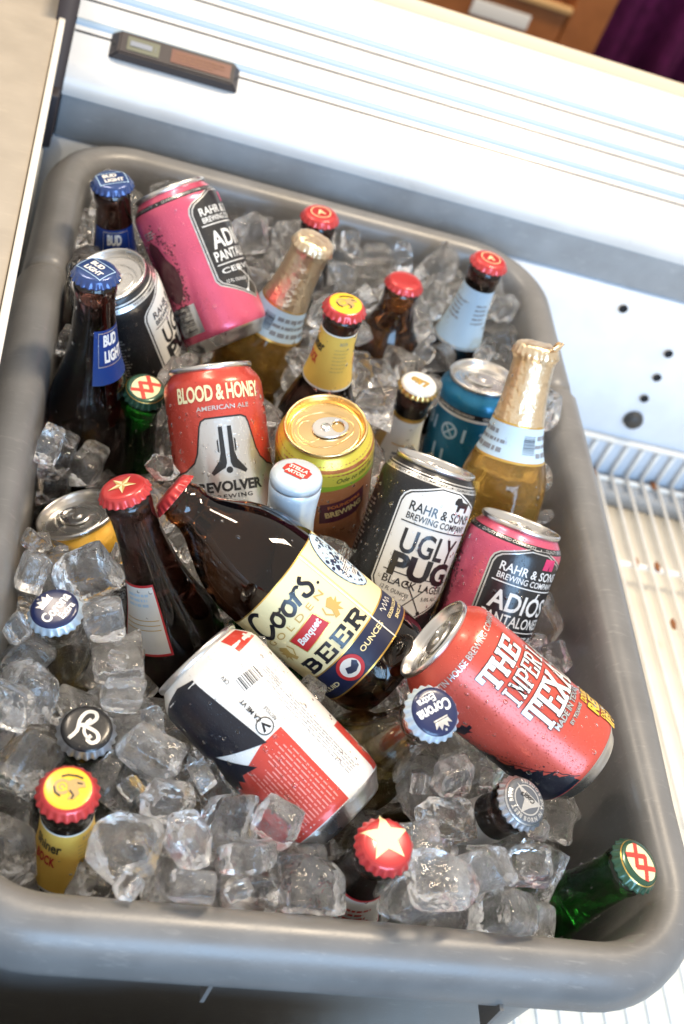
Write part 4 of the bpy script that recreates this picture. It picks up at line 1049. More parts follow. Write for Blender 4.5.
def cooler():
    root = bpy.data.objects.new('display_cooler', None); link(root); root.location = (0, 0, 0)
    tag(root, 'white open refrigerated cabinet with a ribbed sloping ledge behind the tub', 'cooler')
    WH = mat('white_enamel', (.66, .66, .65), .30, bump=.12, bscale=9, var=.05, coat=.2, scuff=.30, scuff_col=(.52, .50, .46), bdist=.004); WL = mat('inner_liner', (.62, .68, .76), .42, var=.06, scuff=.25, scuff_col=(.50, .48, .44))
    GR = mat('lower_trim_grey', (.34, .355, .37), .4, var=.12, scuff=.4); CR = mat('cream_panel', (.38, .335, .275), .45, var=.08, scuff=.2)
    # sloping ledge with rounded nose: points in (y,z)
    s = math.tan(math.radians(27)); y1, z1 = .7153, .0412
    nose = [(.700 + .028 * (1 - math.cos(math.radians(a_))), .0163 + .028 * math.sin(math.radians(a_))) for a_ in range(0, 64, 7)]
    y1, z1 = nose[-1]
    slope = [(.858, z1 + (.858 - y1) * s)]
    extrude_yz('sloping_ledge', root, nose + slope + [(slope[-1][0] + .002, slope[-1][1] - .02), (.86, -.04), (.72, .010)], -.018, 1.3, WH, 12)
    # raised ribs and the dark hairline joint below each
    for d in (.0330, .0620, .0900):
        yy, zz = y1 + d, z1 + d * s
        extrude_yz('ledge_rib', root, [(yy - .0032, zz - .0032 * s + .0002), (yy - .002, zz - .002 * s + .0015), (yy + .002, zz + .002 * s + .0015), (yy + .0032, zz + .0032 * s + .0002), (yy, zz - .002)], -.0178, 1.3, mat('rib_pale_blue', (.30, .42, .56), .4), 60)
        g = yy - .0085
        extrude_yz('ledge_joint', root, [(g - .0009, z1 + (g - .0009 - y1) * s + .0003), (g + .0009, z1 + (g + .0009 - y1) * s + .0003), (g, z1 + (g - y1) * s - .001)], -.0176, 1.3, mat('joint_dark', (.10, .09, .08), .7), 60)
    extrude_yz('ledge_edge_trim', root, [(slope[0][0] - .012, slope[0][1] - .012 * s + .0003), (slope[0][0] - .010, slope[0][1] - .010 * s + .003), (slope[0][0] - .002, slope[0][1] - .002 * s + .004), (slope[0][0] + .001, slope[0][1] - .004)], -.0174, 1.3, mat('beige_trim', (.60, .50, .36), .5), 60)
    # grey strip under the nose, then the liner with its screw holes
    box_obj('under_ledge_strip', root, (-.018, 1.3, .7025, .718, -.0245, .0158), GR, .002)
    box_obj('back_liner', root, (-.03, 1.3, .7000, .718, -.42, -.0250), WL)
    for x, z in ((.533, -.044), (.603, -.081), (.607, -.112), (.608, -.141)):
        b = lathe([(0, 0), (3.1, 0), (4.3, .8), (4.6, 2.4)], 20, rf=None); o = from_bm(b, 'screw_hole', root, [mat('hole_dark', (.02, .02, .022), .8)])
        o.rotation_euler = (PI / 2, 0, 0); o.location = (x, .6985, z)
    b = lathe([(0, 9), (6, 8.5), (9.5, 6), (10.5, 2), (10.5, 0)], 24); o = from_bm(b, 'shelf_clip', root, [mat('clip_dark', (.05, .048, .045), .5)]); o.rotation_euler = (PI / 2, 0, 0); o.location = (.611, .6990, -.171)
    box_obj('cabinet_floor', root, (-.03, 1.3, -.03, .6995, -.30, -.2750), mat('cream_floor', (.86, .80, .68), .5, var=.05))
    box_obj('floor_kickstrip', root, (-.03, 1.3, .675, .6995, -.2748, -.252), GR)
    # near edge of the cabinet: dark sill under the tub's lip
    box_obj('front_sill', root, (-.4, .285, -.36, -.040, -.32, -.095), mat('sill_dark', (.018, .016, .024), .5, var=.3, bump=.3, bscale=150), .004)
    box_obj('front_sill_edge', root, (.04, .50, -.096, -.090, -.0948, -.090), mat('teal_edge', (.02, .16, .12), .4))
    box_obj('front_sill_brown', root, (.12, .284, -.0600, -.0415, -.0948, -.080), mat('sill_brown', (.20, .14, .10), .6, var=.3))
    box_obj('cabinet_front_rail', root, (.287, 1.3, -.30, -.075, -.32, -.275), mat('cream_floor2', (.70, .60, .45), .5, var=.1))
    # left side wall: cream cap with a bright edge moulding, grey inner face
    for nm, dm, m_, bv in (('side_panel_top', (-.40, -.0262, -.10, 1.20, .030, .078), CR, .002), ('side_panel_edge', (-.0258, -.0205, -.10, 1.20, .034, .0805), mat('edge_white', (.80, .76, .68), .4), .0015)):
        o = box_obj(nm, root, dm, m_, bv); o.rotation_euler.z = math.radians(1.25); o.location = (.0103, 0, 0)
    box_obj('inner_side_ledge', root, (-.40, -.0235, .25, .6990, -.42, -.028), GR, .002)
    box_obj('corner_gasket', root, (-.0300, -.0190, .684, .6985, -.0275, .022), mat('gasket', (.03, .025, .03), .6), .002)
    box_obj('gap_strip', root, (-.0330, -.0186, .7005, .90, -.40, .10), mat('gasket', (.03, .025, .03), .6))
    for y, z in ((.47, -.0265), (.61, -.0265)):
        b = lathe([(0, 1.0), (3.4, .8), (4.4, 0)], 16); o = from_bm(b, 'ledge_screw', root, [mat('clip_dark', (.05, .048, .045), .5)]); o.location = (-.036, y, z - .001)
    # thermometer read-out set on the slope
    d = bpy.data.objects.new('thermometer_display', None); link(d, root)
    t = .0200; d.location = (.0675, y1 + t, z1 + t * s); d.rotation_euler = (math.radians(27), 0, 0)
    shell = bmesh.new()
    w, h, q = .0555, .0125, .010
    base = [(-w, -h), (w, -h), (w, h), (-w, h)]; top = [(-w + .007, -h + .002), (w - .007, -h + .002), (w - .007, h - .002), (-w + .007, h - .002)]
    A = [shell.verts.new((x, y, 0)) for x, y in base]; B = [shell.verts.new((x, y, q)) for x, y in top]
    for k in range(4): shell.faces.new((A[k], A[(k + 1) % 4], B[(k + 1) % 4], B[k]))
    shell.faces.new(B); shell.faces.new(A[::-1])
    bmesh.ops.bevel(shell, geom=list(shell.edges), offset=.0012, segments=2, affect='EDGES')
    from_bm(shell, 'display_housing', d, [mat('housing_black', (.035, .028, .030), .4, bump=.2, bscale=300)], smooth=False)
    def plate(nm, x0, x1, y0, y1_, m, z=q):
        b = bmesh.new(); box(b, x0, x1, y0, y1_, z - .0005, z + .0006); from_bm(b, nm, d, [m], smooth=False)
    plate('lcd_window', -.042, -.015, -.0065, .0065, mat('lcd_grey_green', (.17, .17, .12), .25)); plate('warning_label', -.005, .046, -.0065, .0065, mat('label_brown', (.16, .065, .045), .4))
    A = Art(); A.greek(-28.5, 0, 22, 8, 1, K['print_grey'], layer=2, fill=.6)
    A.greek(20, 0, 44, 9, 3, mat('print_dull_brown', (.25, .12, .06), .5), layer=2, fill=.25); A.lay('display_print', d, lambda r: q * 1000 + .65)
    for x in (-.0510, .0510):
        b = lathe([(0, 1.2), (2.4, 1.1), (3.0, 0)], 16); o = from_bm(b, 'display_screw', d, [mat('clip_dark', (.05, .048, .045), .5)]); o.location = (x, 0, q * .45); o.rotation_euler = (0, .5 * (1 if x > 0 else -1), 0)
    return root
cooler()

def wire_shelf():
    root = bpy.data.objects.new('wire_shelf', None); link(root); root.location = (.4, .4, -.25)
    tag(root, 'white coated wire shelf beside and under the tub, rust spots on its joints', 'shelf')
    m = mat('wire_coating', (.84, .82, .77), .4, var=.12); rust = mat('rust', (.26, .10, .035), .85)
    def rod(name, a, b, r=.0021, mt=m):
        a, b = Vector(a), Vector(b); d = b - a
        bm = bmesh.new(); bmesh.ops.create_cone(bm, cap_ends=True, segments=10, radius1=r, radius2=r, depth=d.length)
        o = from_bm(bm, name, root, [mt]); o.location = (a + b) / 2 - root.location; o.rotation_mode = 'QUATERNION'; o.rotation_quaternion = d.to_track_quat('Z', 'Y'); return o
    first = None
    for k in range(56):
        x = .012 + k * .0185
        if first is None: first = rod('wire', (x, -.06, -.2455), (x, .694, -.2455))
        else:
            o = first.copy(); COL.objects.link(o); o.parent = root; o.location = first.location + Vector((k * .0185, 0, 0))
        rod('wire_end', (x, .694, -.2455), (x, .694, -.202))
    for y, z in ((-.06, -.2508), (.17, -.2508), (.565, -.2508), (.6905, -.2508), (.6935, -.200)): rod('crossbar', (0, y, z), (1.1, y, z), .0031)
    r = random.Random(3)
    for x, y in ((.6245, .565), (.649, .565), (.600, .69), (.649, .49), (.6735, .69), (.625, .29), (.60, .18), (.625, .10)):
        bm = bmesh.new(); bmesh.ops.create_icosphere(bm, subdivisions=2, radius=.0027)
        for v in bm.verts: v.co *= 1 + .35 * noise.noise(v.co * 700); v.co.y *= 2.6
        o = from_bm(bm, 'rust_spot', root, [rust]); o.location = Vector((x, y, -.2458)) - root.location
wire_shelf()

def back_things():
    WD = mat('varnished_wood', (.34, .12, .035), .35, var=.15, coat=.3)
    root = bpy.data.objects.new('wooden_cabinet', None); link(root); root.location = (.79, 1.75, -.5)
    tag(root, 'brown varnished wooden cabinet behind the cooler with a white name tag', 'cabinet')
    def part(nm, d, m, b=.004):
        o = box_obj(nm, root, d, m, b); o.location = -root.location; return o
    part('frame_post', (.725, .790, 1.72, 1.80, -1.0, .6), WD)
    part('lower_rail', (.20, .7245, 1.725, 1.775, -.34, -.175), WD)
    part('rail_moulding', (.20, .7245, 1.712, 1.7245, -.176, -.163), mat('pale_wood', (.55, .33, .14), .4))
    part('cabinet_side', (.20, .26, 1.78, 2.2, -1.0, .6), WD)
    part('inner_back', (.20, .788, 2.0, 2.03, -1.0, .6), mat('dark_red_inside', (.13, .02, .02), .6, var=.4))
    part('name_tag', (.565, .665, 1.7185, 1.7245, -.222, -.197), mat('tag_white', (.80, .79, .76), .5), .001)
    # purple stage curtain further back, in folds
    bm = bmesh.new(); rows = []
    for z in (-1.0, 0, 1.2):
        rows.append([bm.verts.new((.80 + i * .02, 2.35 + .05 * math.sin(i * .9) + .02 * math.sin(i * 2.3), z)) for i in range(80)])
    for a, b in zip(rows, rows[1:]):
        for k in range(79): bm.faces.new((a[k], a[k + 1], b[k + 1], b[k]))
    o = from_bm(bm, 'purple_curtain', None, [mat('purple_cloth', (.16, .012, .10), .8, var=.3)])
    md = o.modifiers.new('thick', 'SOLIDIFY'); md.thickness = .004
    tag(o, 'dark purple curtain at the back, right of the wooden cabinet', 'curtain')
    bm = bmesh.new(); box(bm, -6, 6, -4, 6, -1.02, -1.0)
    f = from_bm(bm, 'floor', None, [mat('room_floor', (.10, .085, .08), .6, var=.2)], smooth=False); f['kind'] = 'structure'
    bm = bmesh.new(); box(bm, -6, 6, 5.0, 5.1, -1.0, 3.0)
    f = from_bm(bm, 'back_wall', None, [mat('room_wall', (.05, .04, .06), .8, var=.2)], smooth=False); f['kind'] = 'structure'
back_things()

# settled ice cubes: shape, position in 0.1 mm, rotation x100
ICE_TOP = """
11,930,362,-40,9,90,-5,42 13,2483,232,253,3,8,-100,4 6,1891,282,-50,8,-99,-4,8 12,411,892,-247,71,45,-11,53 12,555,1994,50,-20,-36,-54,73 6,992,874,20,3,19,63,76 10,1427,603,-117,27,-92,-14,23 8,2948,238,-17,68,-54,-32,-38
9,1221,380,50,5,90,-10,-43 8,315,1206,-70,27,-45,-41,75 12,359,423,-367,43,66,8,-61 2,2697,759,-55,17,-1,-98,5 12,1592,332,-207,62,-26,17,72 12,2756,361,140,35,24,75,-50 9,1684,563,50,-23,67,38,60 9,1104,621,-10,48,38,55,-57
11,804,1571,-160,10,66,75,4 3,2437,230,12,62,-27,45,58 3,862,882,-273,21,-38,-26,-86 9,1528,354,20,29,-24,37,85 4,3149,538,-10,5,-67,72,-15 3,1152,324,-240,42,68,56,22 4,671,1680,50,40,42,-43,69 10,1362,882,-225,37,-22,-90,-5
4,248,1015,50,52,43,22,-70 4,2742,1033,-10,41,49,-35,68 4,1256,149,20,-81,58,7,8 2,887,300,-375,8,27,76,-59 0,963,1199,-276,3,-52,-35,-78 3,1857,500,-261,50,-44,-69,-28 12,294,1525,-202,50,-54,-9,67 4,817,1218,20,-40,-59,55,-44
12,3306,620,-207,46,-33,78,-27 11,2501,4260,-110,66,12,-7,-74 13,507,3442,-520,54,-60,-33,49 7,1519,6168,-170,39,47,-27,75 4,246,2014,-40,74,-21,-58,27 8,2620,1019,-231,11,86,37,-32 10,341,652,-526,62,42,27,-60
5,3202,6333,-110,6,-86,12,-50 7,339,1044,-383,41,-56,-61,-37 0,2638,6086,-232,99,5,-7,7 8,311,3505,-529,57,49,49,44 0,1272,589,-352,96,-6,17,-21 4,2423,471,175,64,1,-16,76 12,2679,274,-219,14,14,-76,62
12,3619,1196,-553,5,31,85,-43 9,3182,271,-138,3,-68,67,30 6,798,1736,-422,37,-56,74,9 5,2364,982,-664,35,-41,53,66 10,3149,1540,-626,65,72,0,25 4,223,3159,-130,6,71,-7,70 10,3788,2755,-430,66,-28,66,22 2,329,3490,-808,58,46,49,47
4,596,1313,-310,-37,58,47,56 7,2823,4988,-276,73,-2,-65,23 12,1174,919,-413,57,-74,-32,-17 10,2851,513,-122,43,8,89,14 0,3767,5652,-286,41,-71,49,30 10,2347,5990,-244,53,41,-70,-24 11,2565,4840,-267,43,-30,25,81
7,3004,559,-264,1,85,-6,53 12,3143,5255,-273,80,-34,0,49 3,842,1426,-434,29,-23,93,-6 13,2504,505,-7,20,-97,12,8 4,3791,2388,-400,19,-49,-84,-12 13,957,584,-389,51,-52,0,-68 6,322,2138,-283,77,-46,39,-21
13,1865,6228,-170,-21,76,-42,-45 6,1158,1380,-511,65,-64,-33,-25 12,1680,706,-349,67,-58,8,-45 12,2770,1272,-427,19,-58,22,-76 1,1899,273,-303,7,6,-76,65 5,945,871,-640,28,-83,40,-28 4,3819,6032,-170,-31,-62,37,-62
2,3745,1394,-717,100,-8,0,4 3,741,2426,-521,51,81,-17,-25 9,2875,6320,-110,42,-48,-64,43 9,2667,6366,-200,72,67,7,12 13,1533,510,-501,24,73,-61,17 12,3846,4584,2,0,65,-74,-18 9,2398,4660,-200,-51,70,-31,39
4,3144,5952,-140,-60,-43,37,56 10,2963,1772,-630,81,26,-51,13 13,3009,5683,-231,38,71,-53,-26 4,1986,4735,-240,-46,-19,-13,-86 10,595,2125,-313,23,-63,-1,74 9,1781,5932,-200,11,-68,-20,-70 11,345,2319,-528,0,-7,-83,56
12,253,5113,-130,40,-63,-45,49 13,1074,1132,-523,29,95,3,10 8,2501,5664,-222,55,53,64,1 5,462,896,-919,8,-33,94,-6 13,315,1858,-664,63,39,47,49 6,1067,4214,-270,18,25,94,14 5,937,1765,-689,46,16,-29,-82
8,2361,6371,-327,7,94,-25,-23 11,332,913,-678,42,-56,-53,49 2,3112,1254,-577,94,-15,18,25 9,1921,1510,-160,73,-15,-66,-6 9,1354,260,-375,66,75,5,-8 10,2617,373,-482,68,13,18,-70 4,2127,5270,-110,48,-41,70,-34
5,1822,388,-552,10,-64,-75,10 4,2149,2819,-270,-11,-79,-44,-41 13,430,370,-682,50,-74,-5,-45 11,2434,3741,-200,55,-2,-80,23 11,3228,791,-455,32,86,7,40 6,2827,2208,-805,7,49,-81,31 2,374,2613,-565,47,87,-14,3
1,801,2007,-542,39,78,-35,-35 6,1284,357,-571,6,-99,-2,11 10,394,1205,-713,8,56,82,-12 4,1607,5559,-200,52,42,48,-56 1,1435,787,-533,11,-34,86,37 13,1572,5815,-290,-33,-28,-88,21 0,2254,5610,-307,84,-15,52,-11
2,1705,6217,-440,53,14,-82,-17 5,1531,999,-701,57,53,-1,63 9,580,1393,-568,48,-7,-20,85 4,279,4268,-160,48,-52,-48,-52 2,874,2701,-100,46,-35,-78,-25 10,3558,1020,-754,76,15,-57,-28 11,2365,5287,-230,34,-34,41,77
8,2573,4634,-476,25,-96,-14,-3 10,1160,4046,-766,23,90,29,-23 12,3288,1558,-853,30,16,1,-94 13,2080,4885,-531,16,-90,38,-17 10,2162,5236,-462,43,48,24,73 0,2468,577,-254,49,13,-80,31 13,1391,1400,-691,63,-66,-33,-23
12,1151,647,-645,7,25,-69,-67 1,293,1293,-458,16,76,-12,-62 11,1188,986,-713,25,-17,-37,88 7,2938,304,-476,41,50,56,-52 4,1692,3840,-270,5,24,29,-92 3,935,4316,-796,8,-7,-20,97 11,2249,997,-967,24,0,-96,-15
11,3310,1024,-641,62,-70,32,-18 1,2193,2083,-926,23,47,54,66 11,2856,2050,-535,45,-25,-69,51 5,3481,6334,-287,85,5,26,46 0,775,3503,-814,62,72,-29,-8 6,2652,6346,-460,66,-16,-14,72 2,3197,1833,-762,39,6,91,15
2,1194,1593,-759,61,46,-50,-40 4,3392,6013,-110,61,76,22,-2 8,1201,2627,-522,94,10,-34,3 11,2825,1412,-718,11,3,-89,44 0,3690,6274,-153,20,72,-56,-35 10,1689,701,-698,36,-9,91,16 5,2406,5031,-376,12,-21,38,-89
7,2122,4915,-732,88,-4,-25,40 0,3400,1359,-662,53,-5,58,-62 7,1635,4191,-390,-1,82,34,46 4,3716,5271,-230,36,86,-34,-13 4,3043,4785,-290,1,76,-12,64 2,322,1542,-635,35,-62,29,-64 1,936,2950,-280,51,-63,-40,-43
1,1148,3827,-943,78,46,42,4 2,2197,4915,-140,3,-85,51,-13 12,2677,728,-350,52,-16,-57,61 13,1120,2959,-554,66,13,52,52 11,867,6372,-200,74,42,40,-35 9,1068,4196,-540,17,3,87,47 1,3308,1868,-1014,39,19,81,40
4,1596,263,-432,64,77,4,-2 13,3216,352,-398,80,-7,55,-22 11,366,2420,-778,69,18,12,-69 11,1888,816,-826,27,-78,-35,-44 2,533,6085,-200,32,-10,-86,38 1,3010,1836,-974,12,-75,21,61 7,2815,1618,-894,75,40,26,-46
0,3214,6027,-504,53,-57,59,-22 4,3829,3984,-210,9,-23,-57,-79 9,3774,1305,-957,78,-8,-62,-2 9,2749,1455,-1167,55,41,-52,50 9,1053,4331,-1001,4,35,93,10 13,888,1462,-697,53,-82,-15,-16 4,3096,486,-540,17,-52,59,60
11,1220,5175,-923,4,-78,0,62 9,2750,5792,-140,-48,20,24,-82 12,1468,2444,-372,45,-3,-78,43 12,620,1486,-800,50,22,-84,-4 0,483,5821,-230,31,38,65,-58 1,872,2228,-809,15,63,-62,-43 10,1599,1368,-906,19,-20,84,48
8,1330,5505,-847,8,-17,-13,97 5,360,2148,-808,41,57,52,-49 10,338,5847,-530,3,-74,-67,1 9,955,323,-641,29,38,-45,75 0,3590,5950,-359,76,34,15,53 9,3310,5923,-271,75,-29,-5,-59 12,2985,630,-635,38,-11,-72,-57
3,430,3510,-1130,49,-20,70,48 1,2777,4881,-513,0,96,19,-22 7,601,2215,-636,51,-31,63,-50 6,2693,474,-739,59,80,-11,4 12,1232,367,-767,7,-99,0,12 11,2744,2371,-1159,86,-2,3,50 11,524,6366,-320,48,-39,-29,73
7,2487,1932,-905,6,15,57,80 2,1081,1272,-870,45,41,35,72 2,2012,5554,-497,1,-92,38,3 13,3394,6399,-542,77,60,17,-15 2,2430,6130,-505,54,37,-75,-11 4,354,1146,-890,6,85,-53,-1 1,1259,3582,-731,87,-21,-25,-36
0,1348,1137,-877,8,16,92,34 10,3118,4935,-927,83,-53,14,-10 7,1550,694,-965,2,86,-48,-18 7,403,1669,-948,42,67,37,-49 12,2718,4917,-724,1,-24,-4,-97 4,972,2489,-759,49,15,-1,-86 13,2534,710,-611,53,74,-13,-40
4,2654,3891,-590,50,74,-44,10 1,2406,2173,-1147,57,-56,-40,46 3,2645,4384,-774,69,-25,67,-12 0,897,3225,-526,34,-43,-72,42 0,365,2191,-1141,46,53,-52,-49 1,1225,619,-930,9,-3,73,68 0,391,2523,-1006,65,15,9,-74
2,1782,3858,-510,-42,-50,-19,-73 11,2961,6058,-319,39,-54,-72,18 2,1382,5535,-1105,22,8,51,83 7,1041,906,-927,51,77,-38,-8 12,3129,3121,-800,77,-49,21,-35 1,1707,1067,-914,20,-74,59,-25 12,1097,1584,-1186,90,-2,0,44
0,436,5719,-1126,67,28,58,-36 0,1428,1594,-1124,15,-60,4,79 9,314,6304,-170,19,42,-61,-65 1,3015,6347,-425,92,24,-19,25 0,1292,3054,-929,86,-13,-44,-23 2,493,892,-1158,60,-73,-25,22 3,3059,5029,-456,35,-93,-10,10
5,1807,1180,-695,11,73,-67,2 6,3131,5150,-733,57,-11,-73,-37 8,2932,2599,-1144,35,-59,-50,-53 6,3187,2105,-1139,50,10,-86,6 10,3682,6270,-519,90,-17,-20,-35 2,3550,1350,-907,97,-7,20,-10 0,3422,6141,-532,77,2,-58,26
7,3484,1972,-1136,61,-15,77,13 13,2094,6321,-110,50,-7,-71,48 9,3100,3187,-540,63,10,66,-40 6,2805,1704,-1195,100,2,0,1 12,2745,6069,-541,56,-64,-38,-36 2,1261,4201,-1152,70,-18,-67,-18 5,2550,2204,-877,20,45,-4,87
1,1074,4412,-1193,2,96,-30,1 9,3039,5789,-459,14,-86,-49,2 4,1839,6372,-639,28,-18,93,-13 3,408,1443,-1139,52,84,-12,0 13,2974,4145,-530,66,-24,9,-70 9,2293,2290,-924,54,28,63,49 7,1766,398,-816,70,-4,71,7
11,3729,2406,-645,4,-17,-65,-74 6,342,569,-954,6,-70,-12,70 6,388,1157,-1137,8,75,-8,65 13,2992,1410,-975,24,87,-18,39 1,1417,2637,-636,25,77,55,17 7,1379,3330,-888,10,-35,-57,74 0,3676,1642,-767,77,63,9,0
0,1065,3205,-822,50,-49,19,-69 0,2120,5482,-899,70,-71,3,2 6,2423,4802,-600,81,31,-17,46 11,1262,1315,-1142,51,57,44,47 0,2436,2461,-1116,49,58,33,-57 4,1161,4681,-1220,1,-67,74,2 12,1833,2091,-744,3,-60,76,-25
12,2131,5148,-966,42,-51,-4,75 7,999,2439,-974,25,-44,86,4 4,1564,322,-615,73,0,11,-68 12,1630,6215,-756,26,21,16,-93 13,2764,5838,-442,25,37,57,-68 7,3790,5797,-581,64,35,-56,-39 5,3417,1613,-1124,30,57,-57,50
10,759,6345,-866,71,-68,-18,-5 4,353,1386,-930,73,20,8,-65 11,2304,5510,-611,41,-60,-40,56 8,3620,1857,-842,4,-4,62,-78 6,2593,4119,-875,15,14,87,-45 10,1413,1644,-765,73,7,-67,5 3,2799,6320,-648,67,1,1,75
13,2246,6333,-536,62,-59,-24,46 9,1753,5982,-641,57,-51,-35,53 13,1087,2300,-1190,85,-7,-3,53 5,1488,2563,-887,23,-67,-39,59 6,3161,1629,-1144,39,-46,59,-53 13,3231,5110,-1157,28,-30,-91,-7 0,1250,975,-1166,67,0,-4,74
"""
